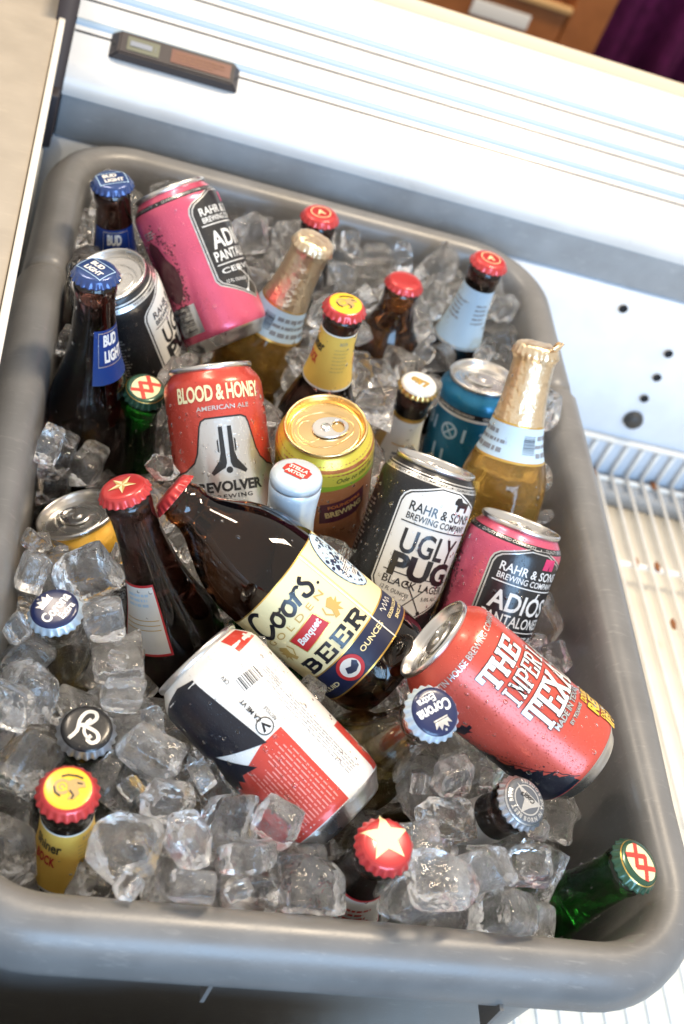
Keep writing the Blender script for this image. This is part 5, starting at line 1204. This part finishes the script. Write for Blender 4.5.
ICE_LOW = """
7,1733,2886,-1114,66,40,52,-36 1,423,2680,-1189,4,-46,-88,-5 11,653,2323,-925,62,-38,55,-41 11,1216,4461,-844,20,25,31,89 6,2876,603,-1009,35,48,65,-47 12,2010,1090,-847,54,-2,83,-14 10,1055,3450,-981,10,-34,80,48
7,1302,3371,-1183,45,0,1,-89 2,1974,923,-1143,31,-17,-65,67 0,2086,5439,-1180,1,9,100,0 4,1221,1566,-974,22,62,75,7 0,1862,1457,-1167,98,0,-1,18 4,1527,5722,-1219,96,-2,-5,-26 5,3745,891,-896,10,-76,23,-60
9,1320,829,-939,20,23,-60,-74 11,1531,392,-831,60,-46,55,-35 9,1703,1654,-1174,79,61,7,8 9,2972,1961,-1212,13,-3,1,99 7,1719,4162,-738,9,-15,-22,96 5,3329,1066,-920,2,-89,-43,15 6,1792,1113,-1143,34,-38,66,-55
11,2097,1176,-1159,46,2,2,-89 11,1712,4597,-785,20,41,86,22 2,1520,1002,-1158,58,52,-53,-34 9,3427,2221,-1165,38,55,-39,63 8,3068,2739,-855,48,-23,-85,-4 5,1795,767,-1146,60,-66,31,-31 0,3317,6295,-843,37,-45,69,-43
4,367,6291,-888,53,-68,-16,48 11,3755,2977,-795,67,-14,72,3 9,2976,2232,-1212,84,1,2,54 13,2499,6222,-712,51,7,21,-83 8,3722,6089,-669,21,1,-30,-93 11,2907,4201,-817,12,76,13,63 13,1235,4945,-1122,45,51,49,-55
6,3691,1623,-1023,7,71,-69,10 10,516,6321,-707,24,18,-95,7 1,1572,1317,-1194,85,5,-11,-52 9,1428,5794,-1077,25,-8,11,96 5,1381,670,-1179,99,2,2,17 1,889,6319,-560,-3,-3,10,99 8,3092,6370,-686,20,16,-67,70
12,3008,356,-803,48,-61,-38,-50 6,1812,4694,-974,7,-93,-13,-33 10,1561,3151,-1160,61,33,-72,-1 4,1186,5772,-1161,2,22,75,-62 3,3639,1096,-1152,76,65,1,0 12,3659,1373,-1186,2,0,-100,1 13,2690,4291,-1124,30,-69,-29,-58
11,864,5906,-350,61,0,79,-5 3,799,5973,-710,14,-51,40,75 10,410,6035,-846,24,-10,82,-51 4,1607,5758,-530,1,-18,7,98 5,2573,3395,-906,73,32,-57,20 11,2848,2037,-995,2,-72,32,62 2,1907,6283,-856,66,59,40,-24
1,3744,1930,-1140,70,7,-70,12 2,679,2453,-1170,7,-72,69,1 4,1541,2973,-929,88,-27,-30,24 12,3697,2202,-1128,53,-49,-45,-53 13,3394,5980,-835,58,35,-46,58 0,2002,4786,-1138,20,-13,69,-68 8,1426,3578,-986,0,-27,-96,-10
4,2606,3623,-1180,67,-27,61,31 4,3126,2395,-1178,19,-68,-21,-68 8,3190,1019,-1153,11,12,-74,-65 5,1641,6347,-1014,72,66,-14,13 7,1474,3653,-1188,42,4,11,-90 7,1887,1401,-877,25,-71,63,19 112,212,1563,0,12,-76,-49,41
110,957,3159,-120,19,84,-49,-9 109,938,108,30,30,83,42,21 102,1276,784,30,51,51,-69,-7 108,1013,1098,-15,73,-22,63,15 104,1494,170,0,-37,59,-39,-61 108,231,2350,-165,-32,-91,1,27 104,916,668,0,73,58,-10,-34
104,2522,936,30,63,18,73,20 104,774,1438,30,5,-6,-98,20 111,3143,5742,-130,52,11,85,-1 108,2975,5095,-130,-10,20,90,37 109,2955,1056,-15,-39,68,44,-44 102,215,5608,-205,-52,-57,37,52 104,3271,817,-75,80,-23,-26,48
111,3040,5434,-175,4,-41,-3,-91 111,395,2323,-240,23,-63,7,-74 103,2411,6423,-130,48,-46,-75,-3 110,280,2506,-365,50,-1,-74,45 104,554,1211,-165,35,-66,-9,-66 102,3517,5271,-145,6,76,0,65 104,3720,2560,-450,-45,50,-54,-50
101,3791,5462,-220,-40,-55,-9,73 112,3615,5459,-220,56,-10,-76,-32 109,1146,2756,-335,84,43,-23,25 102,2448,6294,-130,61,-39,52,46 109,2568,4597,-130,25,-3,-84,48 109,3875,3662,-290,42,-43,6,80 101,243,5759,-190,77,-27,58,11
104,1183,2596,-245,-84,-6,53,-7 108,230,3368,-300,70,9,-71,9 104,1743,4045,-260,36,-82,36,26 109,2765,4787,-130,33,-39,-86,3 108,1113,4488,-305,24,67,-20,67 104,763,2479,-260,44,6,-84,-31 104,227,6053,-310,-67,-18,-1,-72
102,1678,6427,-190,15,69,68,20 103,2644,4562,-280,25,34,-86,-28 109,669,5601,-190,82,36,-22,37 113,2072,5672,-130,32,-53,-53,-58 109,2114,5439,-205,-44,55,45,55 109,1402,6426,-250,18,-45,-69,-54 111,1647,6415,-340,4,63,17,75
104,3118,6149,-175,53,-53,-19,-64 109,274,6057,-220,-4,70,-71,-6 104,2059,5429,-355,47,-61,48,43 109,1822,6473,-265,67,8,67,-32 107,1573,1734,-45,5,13,23,-96 104,2227,6477,-130,81,3,-16,57 107,2736,4087,-610,72,-38,54,-21
107,3444,1664,-630,50,5,85,-13 102,2535,4000,-415,2,79,-23,56 112,1434,6392,-430,-43,61,-32,-59 109,1325,6248,-190,-69,-33,46,-45 113,322,5621,-235,73,-8,-67,7 109,3545,5789,-130,53,-74,-39,-14 105,3119,4385,-655,-48,49,-32,-65
102,1241,4381,-290,55,74,-38,-8 110,1862,3750,-290,77,37,52,-4 104,1744,4460,-575,47,-65,60,-5 7,2672,5828,-1137,67,74,5,5 2,1730,3450,-1176,74,1,1,-68 2,3699,832,-1177,100,-1,-2,3 2,3695,6196,-1156,28,22,63,69
5,1189,5274,-1188,0,89,45,1 6,1493,2533,-1169,1,-13,32,94 11,3243,5947,-1142,69,66,19,21 4,388,4568,-1219,97,1,-5,25 13,1786,5611,-1208,0,94,33,-1 4,2173,2170,-1178,17,14,-76,-61 5,811,6264,-1155,36,50,-63,-47
11,1764,4413,-1137,84,-48,-16,21 3,1459,4755,-1153,63,-76,12,-5 1,1663,1715,-900,56,-51,-64,-11 8,2057,1920,-1145,27,-37,69,-57 9,2740,1803,-982,53,36,30,-71 9,1114,5578,-1215,2,52,85,-1 0,2471,6267,-1130,10,61,-4,78
7,3132,1279,-1184,54,-2,0,84 4,3387,4103,-1214,11,9,99,-2 7,2898,359,-1124,39,-52,50,57 9,2678,549,-1215,3,62,78,-2 1,3662,3589,-1194,37,10,7,92 5,2138,6331,-1105,50,46,51,-53 13,2528,3032,-1209,1,-95,31,1
5,3118,3502,-1188,1,-19,-98,-1 13,2640,319,-926,55,63,-41,36 7,899,5825,-1188,21,-9,-6,97 6,2823,2762,-875,15,-91,11,37 7,3087,6276,-1189,68,-16,0,72 11,1559,410,-1158,5,-5,2,-100 0,610,4729,-1180,1,53,85,-1
5,3236,2599,-1112,26,-69,22,63 13,1310,3014,-1190,18,-3,5,-98 0,2576,4920,-1125,42,39,-23,78 8,3129,3838,-1175,74,1,-5,67 1,2255,5061,-1146,14,87,-18,44 10,2745,6264,-1142,49,51,51,50 9,1199,394,-1212,98,-2,3,-18
13,3421,6357,-1147,6,-5,74,67 13,3705,5882,-1129,60,-32,25,69 11,1885,3151,-1159,11,1,-1,99 11,1105,6328,-1136,41,-54,-54,-49 5,1664,5944,-1188,0,-28,-96,0 8,1367,3914,-1144,26,76,-25,54 6,3466,6097,-1138,31,30,62,66
4,3018,5787,-758,19,97,-14,6 7,1835,417,-1126,69,9,-72,7 7,1700,5923,-914,66,-2,75,4 5,1971,3436,-1121,60,-2,-80,8 7,2225,3180,-1182,1,81,59,0 1,3745,2460,-1146,65,-1,76,3 4,2110,3927,-1220,2,-45,89,1
11,3441,3820,-1149,64,-60,33,-34 1,1812,6193,-1187,5,95,-30,6 2,426,4983,-1179,3,-96,-27,-3 2,2279,2839,-1152,73,17,65,-14 13,2294,4886,-932,75,37,-3,55 3,2332,6338,-844,41,-5,34,-84 8,3110,2798,-1154,68,71,18,11
7,935,3594,-1125,20,7,-78,-59 8,2369,5336,-1125,73,-10,67,2 13,2582,2691,-1209,1,23,97,-1 13,517,6290,-1191,99,7,-3,8 12,2294,2838,-842,73,-15,-64,-18 10,1922,1957,-925,14,97,12,15 1,1851,3116,-886,31,-41,-61,60
4,1728,4696,-1220,1,-74,67,2 9,2944,6019,-1180,66,75,-2,1 5,1254,380,-1012,97,11,21,-2 13,3379,2444,-1152,32,31,-63,-64 4,2644,6025,-1176,51,53,-53,42 1,1413,4448,-1188,7,55,-83,1 7,2355,5152,-641,88,11,-42,-18
7,2470,3422,-1182,1,90,44,0 1,2554,4760,-932,44,-77,-47,-3 11,1186,2759,-818,69,52,40,-28 5,2085,2983,-873,61,-15,-76,-17 11,2807,2901,-1147,67,-60,-29,32 4,3207,3687,-1025,16,7,-21,96 11,2541,4056,-1172,4,48,88,2
5,1698,5625,-996,6,9,-10,-99 12,3174,4186,-1111,23,15,-19,-94 8,1903,3734,-1195,1,80,60,-2 12,3014,5778,-1121,64,32,-61,34 11,2206,3599,-1149,66,-62,30,-31 8,2961,6318,-946,77,1,64,0 9,1923,1640,-974,64,-2,1,-77
3,1733,3639,-952,12,-60,-66,44 3,1448,6107,-944,5,-41,-6,-91 9,3715,1643,-1215,1,-73,69,1 3,616,5972,-1179,19,26,18,93 8,2691,6316,-898,7,-74,67,-7 9,2593,4636,-802,22,-57,72,34 0,2526,2727,-986,8,-98,19,-4
7,3704,5967,-902,71,-6,2,-70 11,3588,6298,-881,60,14,78,-9 10,2624,5904,-797,51,-37,78,-1 1,1943,1715,-764,62,8,13,-77 5,2620,2040,-1188,0,-82,-57,-1 0,2811,5992,-883,40,-33,-37,77 13,3289,3971,-965,10,-21,94,-25
10,2473,5804,-513,84,16,51,11 12,2104,3919,-1005,36,-68,57,-29 5,3126,6028,-906,69,-5,-26,-68 1,3388,1329,-1140,68,15,-72,8 4,541,6300,-983,47,49,-51,-53 7,3192,4260,-883,9,-36,91,-19 7,3758,2099,-629,60,15,79,0
7,2792,3611,-847,18,-12,16,96 13,2475,5110,-901,53,0,70,48 8,2726,3216,-1131,81,-14,34,45 2,1712,3351,-923,2,-8,75,-66 10,2868,4045,-1122,49,50,50,-51 7,3685,2745,-924,35,-11,-88,30 10,1408,2784,-1092,20,-35,-88,-24
12,3864,4940,-56,30,65,59,37 9,457,4330,-1215,1,56,83,-1 2,3032,6118,-693,78,21,29,52 1,1527,4506,-979,74,-12,23,62 5,3533,2712,-1136,42,11,-85,30 1,760,4491,-1143,25,-75,41,46 4,3140,1232,-993,36,-3,-1,93
12,1083,5460,-950,51,56,-54,-37 2,2758,3797,-1168,14,-35,-76,-53 12,3600,2423,-937,13,-87,5,-47 8,1372,6287,-1149,55,-43,51,-51 0,1191,6010,-1126,28,-61,15,73 5,2597,3880,-897,18,50,-73,43 9,390,6111,-1075,86,20,2,-47
9,1646,3837,-1173,27,-51,-23,-79 7,3036,3068,-1135,63,17,-75,16 1,1901,4104,-1194,44,10,6,89 9,2960,5865,-624,18,98,10,-2 2,2913,3034,-866,18,-35,-76,51 0,2563,3047,-944,95,19,-12,-20 6,929,6101,-996,31,-84,-21,39
6,392,5770,-835,7,26,-52,-81 12,683,5906,-949,16,-47,-86,10 8,3316,2862,-924,65,51,-55,11 4,2357,4006,-973,97,-22,8,9 11,1710,3523,-683,77,-10,-2,-63 12,1331,6372,-842,51,-53,-49,-46 13,1557,4118,-1175,40,-13,5,90
0,1453,4193,-930,4,96,-21,-19 8,1485,4302,-655,42,-46,55,-56 9,2079,6356,-731,29,-65,-59,38 12,2796,3517,-1114,73,5,64,-24 1,1158,5724,-805,75,-46,27,39 10,1649,5668,-750,6,-4,80,60 4,2378,4021,-770,88,8,-40,24
7,1483,3851,-849,26,93,-4,-25 2,2968,3359,-981,53,25,13,-80 12,2372,3814,-1140,22,29,78,51 4,1535,4764,-927,1,-25,-13,-96 8,2907,3923,-836,13,-12,84,52 1,914,5766,-916,44,-18,50,-72 13,3637,2117,-879,3,3,12,-99
4,3769,5344,-1176,48,57,49,46 1,1071,6328,-821,55,-45,-37,60 11,3162,3630,-820,98,21,1,-2 4,3136,1231,-817,26,-6,24,-93 1,1782,4238,-941,15,-3,11,-98 3,1945,3801,-822,6,64,-61,-46 11,958,2592,-376,12,-97,-22,-9
3,1800,3947,-990,20,-4,98,8 12,1453,5869,-834,40,-57,53,49 12,1137,6005,-813,3,-98,11,-18 1,3201,3937,-756,10,64,76,5 10,1394,4635,-699,70,-27,24,-61 4,2985,3801,-1021,76,9,-19,-61 6,2312,3794,-784,7,47,64,61
6,2775,3233,-793,50,-12,-68,-52 9,1671,3867,-766,1,-34,-12,-93 2,1104,5957,-560,66,25,29,-65 1,3574,1984,-430,50,25,73,39 4,1441,6193,-590,71,3,-70,5 8,1192,6044,-230,42,8,63,64 4,2955,3953,-350,89,31,14,-30
11,2876,3583,-540,24,30,-92,12 11,2969,3462,-240,-25,-44,-72,47 8,1371,4094,-420,46,-61,64,-6 12,1394,5564,-500,46,-32,-58,59 9,3168,1897,-400,10,-75,-10,-64 4,1243,5787,-200,52,-53,-61,-28 4,1212,4486,-480,76,-2,64,-2
4,3755,4295,-930,-16,12,86,48 11,3643,4132,-690,66,-72,0,-23 4,2181,2884,-510,-41,-41,-54,-61 9,1255,6263,-380,-58,-44,54,-42 13,3384,1938,-360,37,-76,29,-45 6,2053,3941,-440,6,-72,4,69 4,1815,5713,-440,51,10,-77,-37
9,3719,3073,-490,32,-60,-68,29 4,1944,5635,-260,-60,12,79,11 4,3777,4100,-480,58,-13,39,-70 9,2910,3762,-290,62,45,-51,38 4,2681,3486,-210,-67,38,16,62 4,1704,1650,-610,39,-5,-88,28 4,3737,4312,-300,52,41,46,-59
4,1164,6424,-260,45,68,-41,41 4,1324,5545,-290,13,-89,-43,-8 9,3778,1796,-460,-31,86,-2,-40 9,993,5663,-290,-68,-41,23,-56 4,1807,1601,-400,-39,-88,-6,28 9,1690,1632,-190,70,65,-30,-4 4,751,4250,-580,69,-28,64,19
9,1473,4008,-210,86,18,19,44 4,1107,3991,-210,-85,-42,-21,22 104,2404,5458,-160,-51,-85,6,11 104,279,5611,-670,60,74,23,17 111,2303,4014,-580,-60,21,-5,77 101,617,796,-465,5,-80,-1,60 102,3217,4219,-670,51,49,-54,45
111,3640,4132,-320,80,9,33,49 108,1404,6398,-610,40,66,-57,-27 108,3204,4041,-565,28,65,-28,65 109,1375,4536,-500,62,18,-72,26 109,2762,3682,-235,-20,53,39,72 109,1534,5411,-190,25,57,59,52 104,2998,1917,-360,60,-23,-44,-62
108,1888,3965,-275,43,-18,56,68 112,2195,3822,-130,43,6,89,12 108,947,6134,-355,56,50,26,60 101,2130,2618,-245,-87,-19,-28,37 110,849,4101,-345,43,52,45,-59 107,1902,2972,-425,-7,34,-46,82 104,3502,3037,-525,12,68,32,-65
104,3865,3627,-530,63,5,-63,-45 104,1698,3632,-485,-3,42,29,86 110,2734,3639,-130,19,-92,28,-20 102,2458,4026,-565,8,65,-16,74 112,1070,5859,-190,-24,-61,-21,-73 112,2282,4000,-415,41,-6,27,-87 109,1410,5911,-220,33,-35,-78,41
104,1578,4525,-620,44,5,89,11 109,2932,3653,-130,-52,57,-10,63 113,2360,4043,-250,42,58,40,-57 111,1685,3616,-320,71,-23,67,-1 104,3899,4268,-260,49,-42,-69,33 113,2716,3837,-385,12,-30,-38,-87 105,2262,3962,-265,66,-25,66,25
104,857,4345,-600,-13,33,-46,81 110,807,6139,-250,35,-23,-57,-71 104,2812,2219,-420,45,-37,-45,-68 109,1002,6219,-190,-8,42,69,-59
"""

# ================================================================ the ice
ICE = None
def ice_material(name='ice', cloud=.16):
    m = bpy.data.materials.new(name); m.use_nodes = True; N = m.node_tree.nodes; Lk = m.node_tree.links
    b = N['Principled BSDF']; out = N['Material Output']
    b.inputs['Base Color'].default_value = (.995, .99, .98, 1); b.inputs['Roughness'].default_value = 0.0
    b.inputs['Transmission Weight'].default_value = 1; b.inputs['IOR'].default_value = 1.31
    tc = N.new('ShaderNodeTexCoord')
    # melt ripples
    n1 = N.new('ShaderNodeTexNoise'); n1.inputs['Scale'].default_value = 120; n1.inputs['Detail'].default_value = 3
    n2 = N.new('ShaderNodeTexVoronoi'); n2.inputs['Scale'].default_value = 240
    for n in (n1, n2): Lk.new(tc.outputs['Object'], n.inputs['Vector'])
    b1 = N.new('ShaderNodeBump'); b1.inputs['Strength'].default_value = .8; b1.inputs['Distance'].default_value = .0022; Lk.new(n1.outputs['Fac'], b1.inputs['Height'])
    b2 = N.new('ShaderNodeBump'); b2.inputs['Strength'].default_value = .45; b2.inputs['Distance'].default_value = .0009; Lk.new(n2.outputs['Distance'], b2.inputs['Height']); Lk.new(b1.outputs[0], b2.inputs['Normal'])
    Lk.new(b2.outputs[0], b.inputs['Normal'])
    # frosty, bubbly patches
    d = N.new('ShaderNodeBsdfTranslucent'); d.inputs[0].default_value = (.90, .90, .90, 1)
    df = N.new('ShaderNodeBsdfDiffuse'); df.inputs[0].default_value = (.86, .86, .86, 1)
    md = N.new('ShaderNodeMixShader'); md.inputs[0].default_value = .5; Lk.new(d.outputs[0], md.inputs[1]); Lk.new(df.outputs[0], md.inputs[2])
    n3 = N.new('ShaderNodeTexNoise'); n3.inputs['Scale'].default_value = 60; n3.inputs['Detail'].default_value = 5; n3.inputs['Roughness'].default_value = .7; Lk.new(tc.outputs['Object'], n3.inputs['Vector'])
    oi = N.new('ShaderNodeObjectInfo')
    mr = N.new('ShaderNodeMapRange'); mr.inputs['From Min'].default_value = .42; mr.inputs['From Max'].default_value = .75; mr.inputs['To Min'].default_value = .02; mr.inputs['To Max'].default_value = cloud * 1.5; Lk.new(n3.outputs['Fac'], mr.inputs['Value'])
    mu = N.new('ShaderNodeMath'); mu.operation = 'MULTIPLY_ADD'; Lk.new(oi.outputs['Random'], mu.inputs[0]); mu.inputs[1].default_value = 1.2; mu.inputs[2].default_value = .35
    m2 = N.new('ShaderNodeMath'); m2.operation = 'MULTIPLY'; Lk.new(mr.outputs[0], m2.inputs[0]); Lk.new(mu.outputs[0], m2.inputs[1])
    mx = N.new('ShaderNodeMixShader'); Lk.new(m2.outputs[0], mx.inputs[0]); Lk.new(b.outputs[0], mx.inputs[1]); Lk.new(md.outputs[0], mx.inputs[2])
    Lk.new(mx.outputs[0], out.inputs['Surface'])
    return m

def ice_bm(seed, detail=4, bubbles=22):
    """one melted cube: flat sides, rounded uneven edges, one side dished"""
    r = random.Random(seed * 13 + 5)
    bm = bmesh.new(); bmesh.ops.create_cube(bm, size=2)
    bmesh.ops.subdivide_edges(bm, edges=bm.edges, cuts=detail * 2 + 1, use_grid_fill=True)
    kind = seed % 5
    sx, sy, sz = (r.uniform(14, 18), r.uniform(12.5, 15.5), r.uniform(9.5, 13)) if kind != 4 else (r.uniform(11, 13), r.uniform(10, 12), r.uniform(7, 9.5))
    p = (14, 10, 20, 7, 12)[kind]; off = Vector((seed * 3.1, seed * 7.7, seed * 1.3))
    taper = r.uniform(-.16, .16); sh = r.uniform(-.2, .2); cut = Vector((r.uniform(-1, 1), r.uniform(-1, 1), r.uniform(-1, 1))).normalized(); cd = r.uniform(.62, 1.1)
    cut2 = Vector((r.uniform(-1, 1), r.uniform(-1, 1), r.uniform(-1, 1))).normalized(); cd2 = r.uniform(.75, 1.15)
    dish = r.uniform(.12, .42) if kind in (0, 1, 3) else 0
    for v in bm.verts:
        c = v.co
        q = (abs(c.x) ** p + abs(c.y) ** p + abs(c.z) ** p) ** (1 / p)
        u = c / max(q, 1e-6) * max(abs(c.x), abs(c.y), abs(c.z))
        if dish and u.z > .5: u.z -= dish * max(0, 1 - (u.x ** 2 + u.y ** 2)) * (u.z - .3)
        d = u.dot(cut) - cd
        if d > 0: u -= cut * d * .93
        d = u.dot(cut2) - cd2
        if d > 0: u -= cut2 * d * .93
        u.x *= 1 + taper * u.z; u.y += sh * u.z * .6
        n = noise.noise_vector(u * .9 + off) * .10 + noise.noise_vector(u * 2.7 + off) * .022
        u += n
        v.co = Vector((u.x * sx, u.y * sy, u.z * sz)) * .001
    for k in range(bubbles):
        rad = r.uniform(.15, .6) * .001; el = r.choice((1, 1, 2.6))
        ctr = Vector((r.uniform(-.5, .5) * sx, r.uniform(-.5, .5) * sy, r.uniform(-.35, .35) * sz)) * .001
        g = bmesh.ops.create_icosphere(bm, subdivisions=1, radius=rad)
        for v in g['verts']: v.co = Vector((v.co.x, v.co.y, v.co.z * el)) + ctr
        bmesh.ops.reverse_faces(bm, faces=list({f for v in g['verts'] for f in v.link_faces}))
    return bm
N_ICE = 14
REFS = {'bud_back': 'far blue cap', 'bud_front': 'near blue cap', 'pug_back': 'far black can', 'pink_back': 'far pink can', 'red5': 'hidden red cap', 'red8': 'stubby brown bottle',
 'red9': 'pale blue label', 'foil6': 'left foil neck', 'foil11': 'torn foil neck', 'shiner7': 'far yellow label', 'shiner22': 'near yellow label', 'blue10': 'blue can', 'lite12': 'gold edged cap',
 'xx13': 'upright green bottle', 'xx30': 'leaning green bottle', 'blood14': 'pistol can', 'gold15': 'gold lid', 'stella16': 'white foil neck', 'star17': 'metal star cap', 'coors18': 'big brown bottle',
 'can19': 'buried yellow can', 'corona20': 'left navy cap', 'corona26': 'right navy cap', 'brook21': 'script letter cap', 'white23': 'white can', 'star24': 'cream star cap', 'cl25': 'silver mountain cap',
 'tex27': 'lying red can', 'pug28': 'leaning black can', 'pink29': 'right pink can'}
def name_cubes(cubes):
    """tell every cube apart by what it lies beside in the picture"""
    R3 = Matrix(CAM_R); C0 = Vector(CAM_C)
    def px(p):
        q = R3 @ (p - C0); return Vector((q.x / q.z * 1286.7, q.y / q.z * 1286.7))
    refs = []
    for k, ph in REFS.items():
        loc, q, _ = PLACE[k]; up = Quaternion(q) @ Vector((0, 0, 1)); can_ = k in ('pug_back', 'pink_back', 'blue10', 'blood14', 'gold15', 'can19', 'white23', 'tex27', 'pug28', 'pink29')
        L_ = .122 if can_ else .178 if k == 'coors18' else .229
        c = Vector(loc) + up * (L_ / 2 if can_ and k not in ('gold15', 'can19', 'pug_back') or k == 'coors18' else L_ - .02)
        refs.append((ph, px(c)))
    by = {}
    for o in cubes:
        p = px(o.location); near = sorted(refs, key=lambda r: (r[1] - p).length)
        a = near[0]; d = p - a[1]
        w = ('right of' if d.x > 0 else 'left of') if abs(d.x) > abs(d.y) else ('below' if d.y > 0 else 'above')
        # the second landmark must lie on the cube's own side of the first
        b = next((r for r in near[1:] if (r[1] - p).dot(d) > 0), near[1])
        by.setdefault(f'ice cube {w} the {a[0]}, toward the {b[0]}', []).append((p.y, o))
    nth = ('first', 'second', 'third', 'fourth', 'fifth', 'sixth', 'seventh', 'eighth', 'ninth', 'tenth', 'eleventh', 'twelfth', 'thirteenth', 'fourteenth', 'fifteenth')
    for t, l in by.items():
        l.sort(key=lambda e: e[0]); n = len(l)
        for i, (_, o) in enumerate(l):
            if n == 1: s = ''
            elif i == 0: s = ', topmost'
            elif i == n - 1: s = ', lowest'
            elif n == 3: s = ', middle one'
            else: s = f', {nth[min(i, 14)]} from top'
            o['label'] = t + s
def lay_ice():
    im = ice_material()
    meshes = []
    for k in range(N_ICE):
        b = ice_bm(k); me = bpy.data.meshes.new('ice_cube'); b.to_mesh(me); b.free()
        for p in me.polygons: p.use_smooth = True
        me.materials.append(im); meshes.append(me)
    def rows(t):
        for w in t.split():
            i, x, y, z, a, b, c, d = (int(v) for v in w.split(','))
            yield i % 100, Vector((x, y, z)) * 1e-4, Quaternion((a, b, c, d)).normalized(), (.5 if i > 99 else .985)
    cubes = []
    for i, p, q, SH in rows(ICE_TOP):
        o = bpy.data.objects.new('ice_cube', meshes[i]); COL.objects.link(o)
        o.location = p; o.rotation_mode = 'QUATERNION'; o.rotation_quaternion = q; o.scale = (SH,) * 3
        tag(o, 'clear wet ice cube', 'ice cube', 'ice cubes filling the tub'); cubes.append(o)
    name_cubes(cubes)
    bm = bmesh.new()
    low = [bpy.data.meshes.new('low') for _ in range(N_ICE)]
    for k, me in enumerate(low):
        b = ice_bm(k, 2, 3); b.to_mesh(me); b.free()
    for i, p, q, SH in rows(ICE_LOW):
        me = low[i].copy(); me.transform(Matrix.Translation(p) @ q.to_matrix().to_4x4() @ Matrix.Scale(SH, 4)); bm.from_mesh(me); bpy.data.meshes.remove(me)
    if len(bm.verts):
        o = from_bm(bm, 'ice_deep_in_tub', None, [im]); tag(o, 'clear ice chips and deeper ice between and under the top cubes', 'ice', kind='stuff')
lay_ice()
